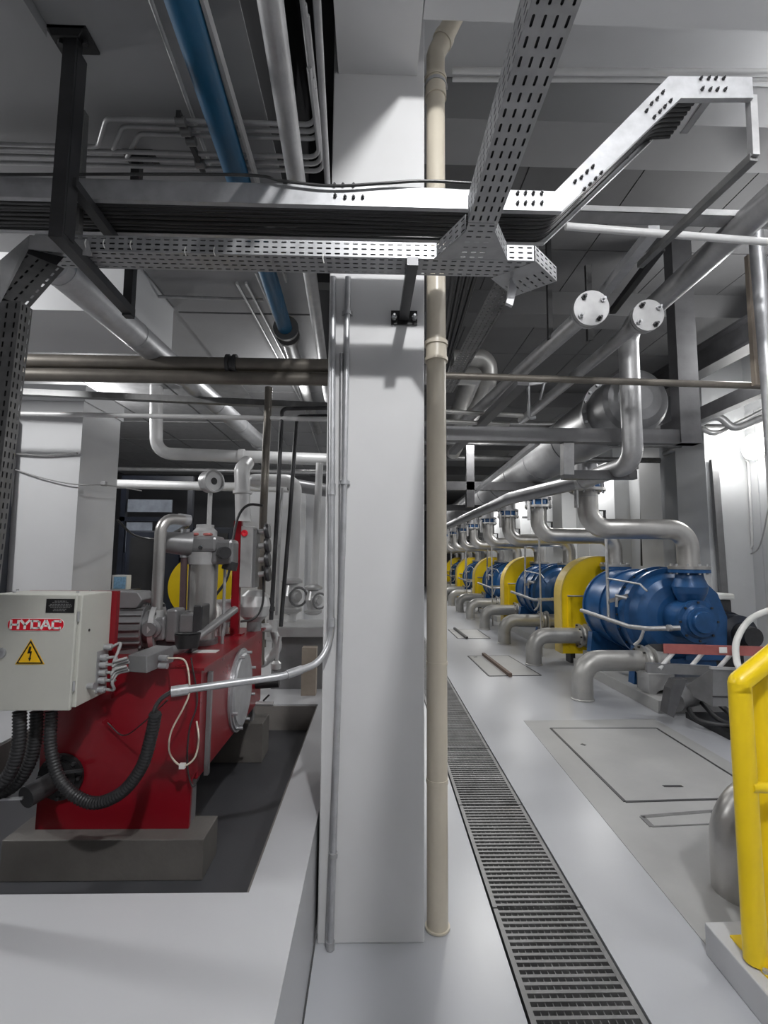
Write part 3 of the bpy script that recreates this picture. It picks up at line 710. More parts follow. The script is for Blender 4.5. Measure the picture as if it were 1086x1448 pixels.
strk((lx(2,.12),z0),(lx(2,.12),z1)); strk((lx(2,.1),z1-hs),(lx(2,.7),z1-hs), s*.8); strk((lx(2,.1),z0+hs),(lx(2,.7),z0+hs), s*.8); strk((lx(2,.82),z0+hs*1.2),(lx(2,.82),z1-hs*1.2)); strk((lx(2,.66),z1-hs*.8),(lx(2,.86),z1-hs*2), s*.6); strk((lx(2,.66),z0+hs*.8),(lx(2,.86),z0+hs*2), s*.6)
strk((lx(3,.0),z0),(lx(3,.42),z1)); strk((lx(3,.9),z0),(lx(3,.48),z1)); strk((lx(3,.2),zm-h*.1),(lx(3,.72),zm-h*.1), s*.7)
strk((lx(4,.12),z0+hs*1.2),(lx(4,.12),z1-hs*1.2)); strk((lx(4,.2),z1-hs),(lx(4,.84),z1-hs), s*.8); strk((lx(4,.2),z0+hs),(lx(4,.84),z0+hs), s*.8); strk((lx(4,.84),z1),(lx(4,.84),z1-h*.2), s*.8); strk((lx(4,.84),z0),(lx(4,.84),z0+h*.2), s*.8); strk((lx(4,.1),z1-hs*2),(lx(4,.26),z1-hs*.8), s*.6); strk((lx(4,.1),z0+hs*2),(lx(4,.26),z0+hs*.8), s*.6)
part('badge_lettering', m, 'label_white', bd)
# warning triangle
A, B_, Ct = fp(44,904), fp(22,939), fp(62.5,939)
tri = [Vector((A.x,0,A.z)), Vector((B_.x,0,B_.z)), Vector((Ct.x,0,Ct.z))]; g = sum(tri, Vector())/3
def sc(f): return [((g+(v-g)*f).x, (g+(v-g)*f).z) for v in tri]
wt = part('warning_triangle', flat(MB(), sc(1.03), FY), 'label_yellow', dr, label='yellow electric shock warning triangle')
part('triangle_border', flat(MB(), sc(.95), FY-.001), 'black', wt)
part('triangle_field', flat(MB(), sc(.78), FY-.002), 'label_yellow', wt)
def tp(px, py): p = fp(px,py); return (p.x,p.z)
part('flash_symbol', flat(flat(flat(MB(), [tp(42.5,914),tp(45.5,914),tp(43.2,923),tp(39.8,923)], FY-.003), [tp(40,922),tp(46,920.5),tp(45.2,923.2),tp(39.4,924)], FY-.003), [tp(44,921),tp(46,920.5),tp(44,930),tp(45.2,930),tp(42.4,935),tp(40.8,930),tp(42.2,930)], FY-.003), 'black', wt)
a, b = fp(64.5,866.5), fp(106,847)
np_ = part('name_plate', flat(MB(), [(a.x,a.z),(b.x,a.z),(b.x,b.z),(a.x,b.z)], FY), 'black', dr)
m = MB(); L = b.x-a.x; hh = b.z-a.z
for i, (x0, x1) in enumerate(((.3,.72),(.22,.8),(.14,.9),(.1,.92),(.16,.88),(.28,.72),(.26,.7))):
    zz = b.z-hh*(.16+.115*i); x = x0
    while x < x1:
        w = random.uniform(.03,.09); flat(m, [(a.x+L*x,zz-.0009),(a.x+L*min(x+w,x1),zz-.0009),(a.x+L*min(x+w,x1),zz+.0009),(a.x+L*x,zz+.0009)], FY-.001, .0006); x += w+.025
part('plate_lettering', m, 'cable_grey', np_)
for zz in (1.17, 1.45): part('hinge', MB().cyl((KX1-.008,KY0+.004,zz-.02),(KX1-.008,KY0+.004,zz+.02),.005,n=8), 'galv', t)
part('latch', MB().lathe([(0,.012),(.02,.012),(.022,.016),(.03,.016),(.03,0)], P(124,970,X=KX1), (1,0,0), 14), 'galv', t)
part('keyhole', MB().cyl(P(126,891,X=KX1), P(126,891,X=KX1)+Vector((.002,0,0)), .006, n=10), 'black', t)
for px, py in ((20,838),(58,832),(110,838),(142,834)):
    p = P(px,py,Z=KZ1-.002); p.x = min(p.x, KX1-.02); p.y = min(max(p.y,KY0+.02),KY1-.01); part('lid_screw', MB().cyl(p, p+Vector((0,0,.006)), .006, n=8), 'galv', t)
GL = [(148,915,.018),(142,930,.03),(141,940,.034),(140.5,951,.034),(139.5,962,.034),(138.5,975,.034)]
glands = []
for px, py, L in GL:
    p = P(px, py, X=KX1); glands.append(p)
    part('cable_gland', MB().lathe([(0,0),(0,.0135),(.014,.0135),(.014,.0155),(.03,.0155),(.034,.01),(.034,0)], p, (1,0,0), 10), 'galv', t)
part('gland_plate', MB().bx(KX1,KX1+.003, glands[5].y-.025, glands[0].y+.025, KZ0+.02, KZ0+.2), 'galv_dull', t)
part('hose_socket', MB().bx(-1.56,-1.36,2.12,2.26,KZ0-.018,KZ0+.002), 'black', t)
solo('mounting_plate', MB().bx(KX0+.02,KX1+.022,KY1+.002,KY1+.03,1.05,KZ1-.003), 'red', 'red upright mounting plate behind the control cabinet', 'plate')

# junction box and grey cable run
a = P(216,932,Y=2.36)
t = thing('junction_box', 'grey junction box on a conduit beside the control cabinet', 'box', (a.x,2.3,a.z))
jb = Vector((a.x,2.3,a.z))
part('body', MB().bar(jb+Vector((-.02,-.05,0)), jb+Vector((.03,.12,.015)), .1, .075), 'grey_paint', t, bevel=.004)
for dz in (-.015,.02): part('brass_gland', MB().cyl(jb+Vector((.06,-.01,dz)), jb+Vector((.1,-.015,dz)), .013, n=10), 'galv', t)
solo('conduit', MB().tube([jb+Vector((.035,.13,.02)), P(256,918,Y=2.5), P(332,862,Y=3.15)], .024, 14, .1), 'grey_paint', 'thick grey conduit rising from the junction box over the red tank', 'conduit')
c = P(265,905,Y=2.5)
t = thing('black_cup', 'black plastic cup shaped guard beside the junction box on the red tank edge', 'guard', c)
part('shell', MB().lathe([(-.035,.0),(-.035,.055),(.03,.062),(.03,.056),(-.028,.05),(-.028,0)], c, (0,0,1), 24), 'black', t)
part('strap', MB().tube([c+Vector((-.06,0,.03)), c+Vector((-.0,-.06,.036)), c+Vector((.062,0,.034))], .006, 8, .05), 'black', t)
for k, g in enumerate(glands):
    e = jb+Vector((-.06, -.06+.012*(k%3), .03-.012*k))
    q = [g+Vector((.03,0,0)), g+Vector((.07,.0,.0 if k else .015)), (g+e)/2+Vector((.01,-.03,-.03+.005*k)), e+Vector((-.04,-.02,-.01)), e]
    solo('control_cable', MB().tube(smooth_path(q,6), .0065, 8), 'cable_grey', 'grey control cable from the cabinet side, %s gland from the top' % ('first','second','third','fourth','fifth','lowest')[k], 'cable', 'grey control cables at the cabinet')

# corrugated hoses
def corr(name, label, pts, r):
    p = smooth_path(pts, 26)
    # resample evenly
    out = [p[0]]; step = .0045; acc = 0
    for i in range(1, len(p)):
        a, b = p[i-1], p[i]; L = (b-a).length; s = step-acc
        while s <= L: out.append(a.lerp(b, s/L)); s += step
        acc = (L-(s-step))
    st = {'i': 0}
    m = MB(); m.tube(out, r, 14, rf=lambda L: r*(1+.11*(1 if int(round(L/.0045)) % 3 == 0 else -.6)))
    return solo(name, m, 'rubber', label, 'hose')
hz = KZ0-.02
corr('corrugated_hose', 'long black corrugated hose looping from the cabinet to the conduit end across the red tank',
     [P(73,1006,Y=2.16), P(72,1060,Y=2.15), P(88,1108,Y=2.14), P(128,1135,Y=2.12), P(170,1122,Y=2.1), P(200,1085,Y=2.08), P(214,1040,Y=2.06), P(220,1008,Y=2.04)], .023)
corr('corrugated_hose', 'black corrugated hose under the cabinet curling left, second from the tank',
     [P(52,1006,Y=2.2), P(50,1045,Y=2.2), P(40,1082,Y=2.2), P(18,1112,Y=2.2), P(-20,1130,Y=2.2)], .025)
corr('corrugated_hose', 'black corrugated hose under the cabinet curling left, nearest the left edge',
     [P(28,1006,Y=2.12), P(27,1050,Y=2.12), P(18,1085,Y=2.12), P(0,1110,Y=2.12), P(-30,1128,Y=2.12)], .025)
e = P(243,978,Y=2.02)
solo('cable', MB().tube(smooth_path([e+Vector((.0,0,0)), P(228,988,Y=2.03), P(219,1002,Y=2.04), P(217,1015,Y=2.045)],6), .009, 8), 'cable_black', 'short black cables bridging the conduit end and the corrugated hose', 'cable')
solo('wire', MB().tube(smooth_path([P(237,990,Y=2.08), P(205,1020,Y=2.2), P(175,1040,Y=2.33), P(152,1022,Y=2.34)],6), .003, 6), 'cable_black', 'thin dark wire sagging across the red tank front', 'cable')
t = thing('cable_loop', 'cream cable loop with connector hanging at the right edge of the red tank front', 'cable', P(258,1080,Y=2.3))
part('run', MB().tube(smooth_path([jb+Vector((.1,-.015,.02)), P(262,935,Y=2.3), P(268,975,Y=2.28), P(260,1000,Y=2.27), P(242,1035,Y=2.27), P(240,1065,Y=2.27), P(257,1083,Y=2.27), P(275,1072,Y=2.28), P(281,1045,Y=2.3), P(278,1020,Y=2.34)],6), .0042, 8), 'pvc', t)
part('connector', MB().bx(*(lambda p: (p.x-.012,p.x+.012,p.y-.01,p.y+.01,p.z-.01,p.z+.01))(P(258,1083,Y=2.27))), 'white_plastic', t)
solo('wire', MB().tube(smooth_path([P(270,930,Y=2.34), P(279,990,Y=2.33), P(268,1030,Y=2.33), P(265,1080,Y=2.33), P(272,1112,Y=2.33), P(282,1098,Y=2.34)],6), .0035, 6), 'cable_black', 'thin black wire hanging beside the cream cable loop', 'cable')

def rib_mb(c, r):
    m = MB(); ax = Vector((1,.12,0)).normalized(); u, w = perp(ax)
    for k in range(20):
        a = 2*PI*k/20; d = u*math.cos(a)+w*math.sin(a); m.bar(c+ax*-.06+d*(r+.004), c+ax*.055+d*(r+.004), .006, .02, d)
    return m
# pump motor on the tank top, behind the cabinet
def ctr(px, py, y): return P(px, py, Y=y)
c = ctr(192,886,2.75); r = .115
t = thing('electric_motor', 'grey flanged electric motor lying on the red tank behind the cabinet', 'motor', (c.x,2.75,TZ1))
part('frame', MB().lathe([(-.2,0),(-.2,.1),(-.12,r),(.06,r),(.06,.09),(.1,.09),(.1,0)], c, (1,.12,0), 28), 'grey_paint', t)
part('front_flange', MB().lathe([(.1,0),(.1,.135),(.125,.135),(.125,0)], c, (1,.12,0), 28), 'grey_light', t)
part('rear_flange', MB().lathe([(-.08,0),(-.08,.135),(-.06,.135),(-.06,0)], c, (1,.12,0), 28), 'grey_light', t)
fl = [o for o in t.children if o.name.startswith('front')][0]
for k in range(6):
    a = 2*PI*(k+.3)/6; q = c+Vector((.125,.015,0))+Vector((0,math.cos(a),math.sin(a)))*.115; part('bolt', MB().cyl(q, q+Vector((.012,0,0)), .009, n=6), 'steel_dark', fl)
part('cooling_ribs', rib_mb(c, r), 'grey_paint', t)
q = ctr(185,846,2.75); part('terminal_box', MB().poly([(q.x-.12,2.66,q.z-.045),(q.x+.07,2.66,q.z-.045),(q.x+.105,2.66,q.z+.0),(q.x+.075,2.66,q.z+.04),(q.x-.12,2.66,q.z+.045)], (0,.16,0)), 'grey_paint', t, bevel=.005)
part('foot', MB().bx(c.x-.15,c.x+.05,2.68,2.82,TZ1,c.z-.08), 'grey_paint', t)
c = ctr(240,886,2.75)
t = thing('gear_pump', 'dark grey hydraulic gear pump coupled to the motor on the tank top', 'pump', (c.x,2.75,TZ1))
part('body', MB().bx(c.x-.075,c.x+.0,2.68,2.82,c.z-.065,c.z+.06), 'grey_paint', t, bevel=.012)
part('cover', MB().bx(c.x+.0,c.x+.06,2.69,2.81,c.z-.075,c.z+.1), 'grey_paint', t, bevel=.012)
part('inlet', MB().lathe([(0,.05),(.03,.05),(.035,.036),(.06,.036),(.06,0)], (c.x-.06,2.69,c.z), (0,-1,0), 18), 'grey_paint', t)
part('port_block', MB().bx(c.x+.06,c.x+.14,2.72,2.82,c.z-.03,c.z+.07), 'grey_paint', t, bevel=.008)
part('end_block', MB().bx(c.x+.14,c.x+.19,2.7,2.83,c.z-.04,c.z+.12), 'steel_dark', t, bevel=.008)
part('pedestal', MB().bx(c.x-.05,c.x+.14,2.71,2.8,TZ1,c.z-.03), 'steel_dark', t)
q0 = ctr(221,872,2.72)
t = thing('suction_pipe', 'bent grey pipe rising from the gear pump to the filter head', 'pipe', q0)
part('run', MB().tube([q0, ctr(228,733,2.72), ctr(262,735,2.85)], .03, 16, .09), 'stainless', t)
part('socket', MB().cyl(q0-Vector((0,0,.03)), q0+Vector((0,0,.035)), .042, n=16), 'grey_light', t)
a, b = ctr(252,734,2.82), ctr(268,736,2.87); part('coupling', MB().cyl(a, b, .033, n=16), 'galv', t)

# filter housing with head and gauge
fy = 3.0; c0 = ctr(285,868,fy); c1 = ctr(287,760,fy)
t = thing('filter_housing', 'stainless cylindrical oil filter standing on the red tank', 'filter', (c0.x,fy,TZ1))
part('bowl', MB().lathe([(0,0),(0,.082),(.44,.085),(.44,0)], (c0.x,fy,TZ1+.03), (0,0,1), 28), 'stainless', t)
zt = TZ1+.47
part('collar', MB().lathe([(0,0),(0,.09),(.075,.098),(.075,0)], (c0.x,fy,zt), (0,0,1), 28), 'grey_light', t)
hd = part('head', MB().bx(c0.x-.11,c0.x+.1,fy-.09,fy+.09,zt+.075,zt+.17), 'grey_paint', t, bevel=.02)
part('side_block', MB().bx(c0.x+.06,c0.x+.19,fy-.07,fy+.08,zt+.0,zt+.15), 'grey_paint', t, bevel=.02)
part('port', MB().cyl((c0.x-.2,fy-.1,zt+.13),(c0.x-.06,fy-.04,zt+.12),.06,r2=.075,n=18), 'grey_paint', t)
part('bonnet', MB().lathe([(0,.075),(.03,.075),(.05,.055),(.07,.055),(.075,0)], (c0.x+.0,fy,zt+.17), (0,0,1), 8), 'grey_light', t)
for s in (-1,1): part('bolt', MB().cyl((c0.x+.03*s-.02,fy-.09,zt+.1),(c0.x+.03*s-.02,fy-.105,zt+.1),.012,n=6), 'steel_dark', hd)
part('connector', MB().cyl((c0.x+.13,fy-.07,zt+.07),(c0.x+.17,fy-.14,zt+.07),.035,n=16).cyl((c0.x+.16,fy-.02,zt-.03),(c0.x+.17,fy-.02,zt+.02),.045,n=16), 'steel_dark', t)
part('red_cap', MB().bx(c0.x-.13,c0.x+.06,fy-.07,fy+.05,zt+.171,zt+.188), 'red_faded', t, bevel=.006)
part('base_ring', MB().lathe([(0,0),(0,.1),(.03,.1),(.03,0)], (c0.x,fy,TZ1), (0,0,1), 28), 'grey_paint', t)
part('drain_strut', MB().cyl((c0.x+.13,fy,TZ1),(c0.x+.13,fy,zt),.009,n=10), 'galv_dull', t)
g = ctr(298,681,fy)
t = thing('pressure_gauge', 'round pressure gauge on a stem above the oil filter head', 'gauge', (c0.x+.05,fy,zt+.17))
ax = Vector((.8,-.6,0))
part('case', MB().lathe([(-.045,0),(-.045,.05),(-.03,.068),(-.012,.064),(-.002,.07),(.012,.066),(.02,.07),(.042,.07),(.046,.06),(.034,.055),(.034,0)], g, ax, 32), 'grey_light', t)
part('dial', MB().lathe([(.034,0),(.035,.022),(.0355,0)], g, ax, 20), 'black', t)
part('stem', MB().cyl((g.x,g.y,zt+.15),(g.x,g.y,g.z-.05),.014,n=12).cyl((g.x,g.y,zt+.15),(g.x,g.y,zt+.24),.03,n=12), 'grey_light', t)
a, b = ctr(258,868,2.95), ctr(262,748,2.95)
t = thing('return_pipe', 'purple brown return pipe with silver top beside the filter bowl', 'pipe', a)
part('run', MB().cyl(a, a.lerp(b,.7), .02, n=14), 'purple_pipe', t); part('sleeve', MB().cyl(a.lerp(b,.66), b, .026, n=14), 'galv', t)
part('foot_block', MB().bx(a.x-.05,a.x+.05,2.9,3.0,TZ1,a.z+.02), 'grey_paint', t)

# red post with valve manifold
ry = 3.35; a = ctr(331,893,ry); zt2 = ctr(336,737,ry).z
solo('red_post', MB().bx(a.x-.022,a.x+.03,ry-.02,ry+.02,TZ1,zt2).bx(a.x-.05,a.x+.06,ry-.04,ry+.04,TZ1,TZ1+.008), 'red', 'upright red post standing on the rear of the red tank', 'post')
b0, b1 = ctr(341,830,ry), ctr(372,745,ry)
t = thing('valve_manifold', 'grey valve manifold box with four handwheels on the red post', 'valve block', (b0.x+.05,ry,b0.z))
part('body', MB().bx(b0.x+.004,b1.x-.05,ry-.07,ry+.06,b0.z,b1.z), 'grey_light', t, bevel=.005)
part('side_plate', MB().bx(b1.x-.05,b1.x-.03,ry-.06,ry+.06,b0.z,b1.z-.02), 'grey_paint', t)
part('indicator', MB().lathe([(0,.022),(.012,.022),(.012,.014),(.008,0)], ctr(346,754,ry-.07), (0,-1,0), 16), 'label_red', t, label='red indicator')
for k in range(4):
    q = ctr(366,752+20*k,ry)
    hw = part('handwheel', MB().lathe([(.045,.0),(.045,.05),(.06,.056),(.075,.05),(.075,0)], q, (1,0,.1), 18), 'steel_dark', t)
    part('spindle', MB().cyl(q, q+Vector((.05,0,.005)), .018, n=12), 'grey_light', hw)
solo('cable', MB().tube(smooth_path([ctr(372,715,3.3), ctr(352,714,3.3), ctr(338,728,3.28), ctr(330,760,3.25), ctr(322,815,3.2), ctr(300,850,3.1), ctr(292,885,3.05)],6), .009, 8), 'cable_black', 'black cable arching over the red post and down past the filter', 'cable')
solo('cable', MB().tube(smooth_path([ctr(371,800,3.38), ctr(372,850,3.38), ctr(360,874,3.36), ctr(340,879,3.34)],6), .008, 8), 'cable_black', 'black cable curving below the valve manifold to the red post foot', 'cable')
# cooler motor and casing on the tank
c = ctr(306,866,3.3)
t = thing('cooler_fan', 'pale grey cooling fan motor with round grille on the tank beside the red post', 'fan', (c.x,3.3,TZ1))
part('body', MB().lathe([(-.16,0),(-.16,.075),(.0,.085),(.06,.085),(.06,.0)], c, (-.35,-1,0), 24), 'grey_light', t)
part('grille_ring', MB().lathe([(.06,.085),(.085,.08),(.085,.068),(.065,.066)], c, (-.35,-1,0), 24), 'white_plastic', t)
m = MB()
for k in range(5):
    f = (-.06+.03*k); m.bar(c+Vector((-.025,-.08,0))+Vector((f,.02*f,-.06)), c+Vector((-.025,-.08,0))+Vector((f,.02*f,.06)), .005, .004)
part('grille_bars', m, 'white_plastic', t)
part('foot', MB().bx(c.x-.06,c.x+.06,3.28,3.4,TZ1,c.z-.05), 'grey_light', t)
c = ctr(352,858,3.45)
t = thing('accumulator', 'rounded pale grey vessel behind the red post under the manifold', 'vessel', (c.x,3.5,TZ1))
part('shell', MB().lathe([(-.115,0),(-.11,.05),(-.07,.095),(0,.11),(.07,.095),(.11,.05),(.115,0)], c+Vector((.02,.08,0)), (0,0,1), 24), 'grey_light', t)
part('foot', MB().cyl((c.x+.02,3.53,TZ1),(c.x+.02,3.53,c.z-.1),.05,n=14), 'grey_paint', t)

# pipes behind the tank
a = ctr(343,735,3.75)
pipe('riser_pipe', 'fat white pipe with a ring rising behind the red post', [ctr(344,738,3.75), ctr(342,664,3.75), ctr(349,655,3.9)], .058, 'pipe_white', .05, 20, collars=[(ctr(343,696,3.75)-Vector((0,0,.012)), ctr(343,696,3.75)+Vector((0,0,.012)), .072)])
pipe('riser_pipe', 'dark steel riser pipe from the tank corner up to the double header', [ctr(368,940,3.9), ctr(371,760,3.9), ctr(380,548,3.9)], .031, 'pipe_warm', 0, 16, collars=[(ctr(369,905,3.9), ctr(369,915,3.9), .04)])
pipe('riser_pipe', 'thin dark pipe rising and turning right to the column, left one of two', [ctr(383,884,3.9), ctr(391,740,3.9), ctr(399,578,3.9), ctr(530,576,3.9)], .017, 'steel_dark', .04, 12, 'thin dark pipes turning to the column', collars=[(ctr(383,858,3.9),ctr(383,864,3.9),.032),(ctr(383.5,845,3.9),ctr(384,853,3.9),.024)])
pipe('riser_pipe', 'thin dark pipe rising and turning right to the column, right one of two', [ctr(397,886,4.0), ctr(409,740,4.0), ctr(420,589,4.0), ctr(530,587,4.0)], .017, 'steel_dark', .04, 12, 'thin dark pipes turning to the column')
pipe('riser_pipe', 'slim pale pipe just behind the thin dark pipes', [ctr(391,870,4.6), ctr(396,740,4.6), ctr(399,690,4.6)], .014, 'galv_dull', 0, 10)
def gate_valve(label, c, s):
    t = thing('gate_valve', label, 'valve', c-Vector((0,0,.14*s)))
    part('body', MB().lathe([(-.14*s,.05*s),(-.12*s,.085*s),(-.1*s,.085*s),(-.09*s,.05*s),(0,.075*s),(.09*s,.05*s),(.1*s,.085*s),(.12*s,.085*s),(.14*s,.05*s)], c, (0,0,1), 20), 'grey_light', t)
    part('bonnet', MB().lathe([(0,.05*s),(.1*s,.05*s),(.1*s,.03*s),(.15*s,.03*s),(.15*s,0)], c, (.5,-.85,0), 16), 'grey_light', t)
    part('wheel', MB().tube([c+Vector((.075*s,-.128*s,0))+Vector((.85*math.cos(a),.5*math.cos(a),math.sin(a)))*.07*s for a in [2*PI*k/16 for k in range(17)]], .01*s, 6, caps=False), 'grey_paint', t)
    return t
v = ctr(412,842,4.9); gate_valve('gate valve with handwheel on the white elbow riser left of the column', v, 1.25)
pipe('riser_pipe', 'white pipe elbowing down onto the left gate valve', [ctr(352,672,4.9)+Vector((0,.5,0)), ctr(356,679,4.9), ctr(418,680,4.9), ctr(413,818,4.9)], .065, 'pipe_white', .1, 18)
pipe('riser_pipe', 'short pipe below the left gate valve', [ctr(411,862,4.9), ctr(410,890,4.9)], .06, 'pipe_white', 0, 16)
v = ctr(443,848,4.7); gate_valve('gate valve with handwheel close beside the column\'s left edge', v, 1.0)
pipe('riser_pipe', 'straight white pipe standing on the valve beside the column', [ctr(452,655,4.7), ctr(444,830,4.7)], .035, 'pipe_white', 0, 14)
pipe('riser_pipe', 'pale pipe running right behind the white elbow riser', [ctr(408,685,5.3), ctr(540,706,5.3)], .07, 'grey_paint', 0, 14)
a, b = ctr(385,888,4.75), ctr(456,908,4.75)
z0 = SL; q0 = ctr(384,906,4.6); q1 = ctr(460,906,4.6)
t = thing('pump_bench', 'grey machine bench block with a lid beside the column on the left slab', 'base', ((q0.x+q1.x)/2,4.8,SL))
part('block', MB().bx(q0.x,q1.x,4.62,5.05,SL,ctr(400,900,4.6).z), 'grey_paint', t); part('lid', MB().bx(q0.x-.04,q1.x,4.55,5.1,ctr(400,900,4.6).z,ctr(400,886,4.55).z), 'grey_light', t, bevel=.01)
solo('wooden_block', MB().bx(*(lambda p,q:(p.x,q.x,4.4,4.5,SL,p.z))(ctr(427,916,4.4),ctr(447,935,4.4))), 'wood', 'pale wooden block in front of the machine base', 'block')
q0 = ctr(385,880,3.95)
t = thing('tee_fitting', 'grey pipe tee joining the tank corner to the thin dark riser', 'pipe fitting', ctr(385,890,3.9))
part('run', MB().cyl(ctr(362,888,3.8), ctr(386,887,3.9), .033, n=14), 'grey_light', t); part('branch', MB().lathe([(0,.04),(.09,.045),(.09,.0)], ctr(385,893,3.9), (0,0,1), 14), 'grey_light', t)
t = thing('ball_valve', 'small grey ball valve hanging under the tee behind the tank', 'valve', ctr(390,945,3.9))
part('stem', MB().cyl(ctr(390,945,3.9), ctr(396,900,3.9), .014, n=10), 'grey_light', t); part('body', MB().lathe([(0,.02),(.02,.04),(.06,.04),(.08,.02)], ctr(390,949,3.9), (0,0,1), 14), 'grey_light', t)
pipe('return_elbow', 'grey pipe elbow curving down behind the tank\'s right rear corner', [ctr(383,885,4.0), ctr(395,915,4.0), ctr(372,940,4.0), ctr(364,935,3.9)], .035, 'grey_light', .08, 14)
t = thing('drain_tap', 'small drain tap with lever on the rear right of the red tank', 'tap', ctr(368,996,3.4))
a = P(362,995,X=TX1); part('stub', MB().cyl(a, a+Vector((.12,0,0)), .016, n=12), 'grey_light', t); part('lever', MB().bar(a+Vector((.05,0,.02)), a+Vector((.09,-.0,.06)), .012, .012), 'steel_dark', t)
a = P(362,967,X=TX1); solo('black_coupling', MB().cyl(a, a+Vector((.16,0,.01)), .034, n=14), 'black', 'black pipe coupling on the rear right side of the red tank', 'coupling')

# things beyond the left slab
c = ctr(283,830,6.2)
t = thing('belt_guard', 'yellow round belt guard seen behind the oil filter', 'guard', (c.x,6.2,SL))
part('housing', MB().lathe([(0,0),(0,.4),(.18,.4),(.18,0)], c, (0,1,0), 40), 'yellow', t)
part('stand', MB().bx(c.x-.3,c.x+.3,6.22,6.36,SL,c.z-.1), 'yellow', t)
c = ctr(172,822,5.6)
t = thing('small_box', 'small white box with a blue printed label beside the dark pier', 'box', (c.x,5.6,c.z-.08))
part('carton', MB().bx(c.x-.08,c.x+.08,5.55,5.65,c.z-.09,c.z+.07), 'white_plastic', t); part('print', MB().bx(c.x-.06,c.x+.07,5.545,5.55,c.z-.08,c.z+.05), 'label_blue', t)
solo('storage_shelf', MB().bx(c.x-.15,c.x+.12,5.5,5.8,SL,c.z-.09), 'steel_dark', 'dark stand under the small white box', 'stand')
for i, (px0, px1, py0, yy, lb) in enumerate(((178,228,750,7.0,'dark machine casing in the shadow left of the suction pipe'),(230,330,745,8.2,'tall dark machine casing behind the yellow round guard'))):
    a, b = ctr(px0,py0,yy), ctr(px1,py0,yy)
    t = thing('machine_casing', lb, 'machine', ((a.x+b.x)/2,yy,SL))
    part('cabinet', MB().bx(a.x,b.x,yy,yy+.7,SL,a.z), 'dark_blue', t, bevel=.02); part('plinth', MB().bx(a.x-.05,b.x+.05,yy-.05,yy+.75,SL,SL+.1), 'black', t)
    part('panel', MB().bx(a.x+.08,b.x-.08,yy-.02,yy,SL+.25,a.z-.1), 'black', t)
t = thing('wall_cable', 'thin cable sagging across the white pier', 'cable', ctr(60,665,4.36))
part('run', MB().tube(smooth_path([ctr(15,662,4.37), ctr(60,676,4.36), ctr(108,685,4.36), ctr(150,686,4.5), ctr(200,694,5.2)],6), .006, 8), 'cable_grey', t)
part('cleat', MB().bx(*(lambda p:(p.x-.02,p.x+.02,p.y-.02,p.y+.02,p.z-.02,p.z+.02))(ctr(147,684,4.5))), 'grey_paint', t)
solo('cable', MB().tube(smooth_path([ctr(14,641,4.37), ctr(60,644,4.37), ctr(109,641,4.37)],6), .009, 8), 'cable_grey', 'grey cable fixed straight across the top of the white pier', 'cable')
solo('conduit', MB().tube([ctr(20,645,4.37), ctr(3,836,4.37)], .018, 10), 'grey_paint', 'dark grey conduit down the left edge of the white pier', 'conduit')
solo('steel_post', MB().bar(ctr(13,592,4.33), ctr(-13,1000,4.33), .08,.08,up=(0,1,0)), 'dark_blue', 'dark steel post left of the white pier', 'post')
solo('cable', MB().tube(smooth_path([ctr(166,735,5.2), ctr(190,757,5.2), ctr(225,763,5.0), ctr(250,752,3.6), ctr(266,742,3.0)],6), .013, 8), 'cable_black', 'black cable sagging from the dark doorway to the filter head', 'cable')
# ================================================================ RIGHT: row of blue vacuum pumps
SP = 1.955
def off(k): return Vector((.05*k, SP*k, 0))
EX = P(824,989,Z=0).x; EY = P(824,989,Z=0).y
er = .125; ez = P(850,934,Y=EY).z
# --- suction elbows
t0 = thing('suction_elbow', '', 'pipe elbow', (EX,EY,0), 'suction elbows along the pump row')
part('run', MB().tube([(EX,EY,.004),(EX,EY,ez),(3.32,EY,ez)], er, 24, .26, k=10), 'pipe_grey', t0)
part('foot_ring', MB().lathe([(0,er),(0,er+.012),(.012,er+.012),(.02,er)], (EX,EY,.003), (0,0,1), 24), 'pipe_grey', t0)
f = part('flange', MB().lathe([(0,er),(0,.19),(.03,.19),(.03,0)], (3.32,EY,ez), (1,0,0), 28), 'pipe_grey', t0)
bolt_parts(f, (3.32,EY,ez), (-1,0,0), .165, 8, 'steel_dark', .014, .022)
f = part('compensator', MB().lathe([(.03,.0),(.03,.12),(.05,.16),(.075,.17),(.1,.16),(.115,.13),(.125,.19),(.155,.19),(.155,.13),(.3,.13)], (3.32,EY,ez), (1,0,0), 28), 'pipe_grey', t0)
t0['label'] = 'grey suction elbow coming out of the floor, nearest of the pump row'
for k in range(1, 11): dup(t0, off(k), 'grey suction elbow coming out of the floor, %s in the pump row from the camera' % ORD[k])
# foreground elbow
q = P(1035,1256,Z=0); q.z = .004
er2 = .14
solo('suction_elbow', MB().tube([(1.925,2.63,.004),(1.925,2.63,.45),(2.9,2.67,.45)], er2, 32, .28, k=14), 'stainless', 'shiny steel elbow coming out of the floor behind the yellow railing', 'pipe elbow')

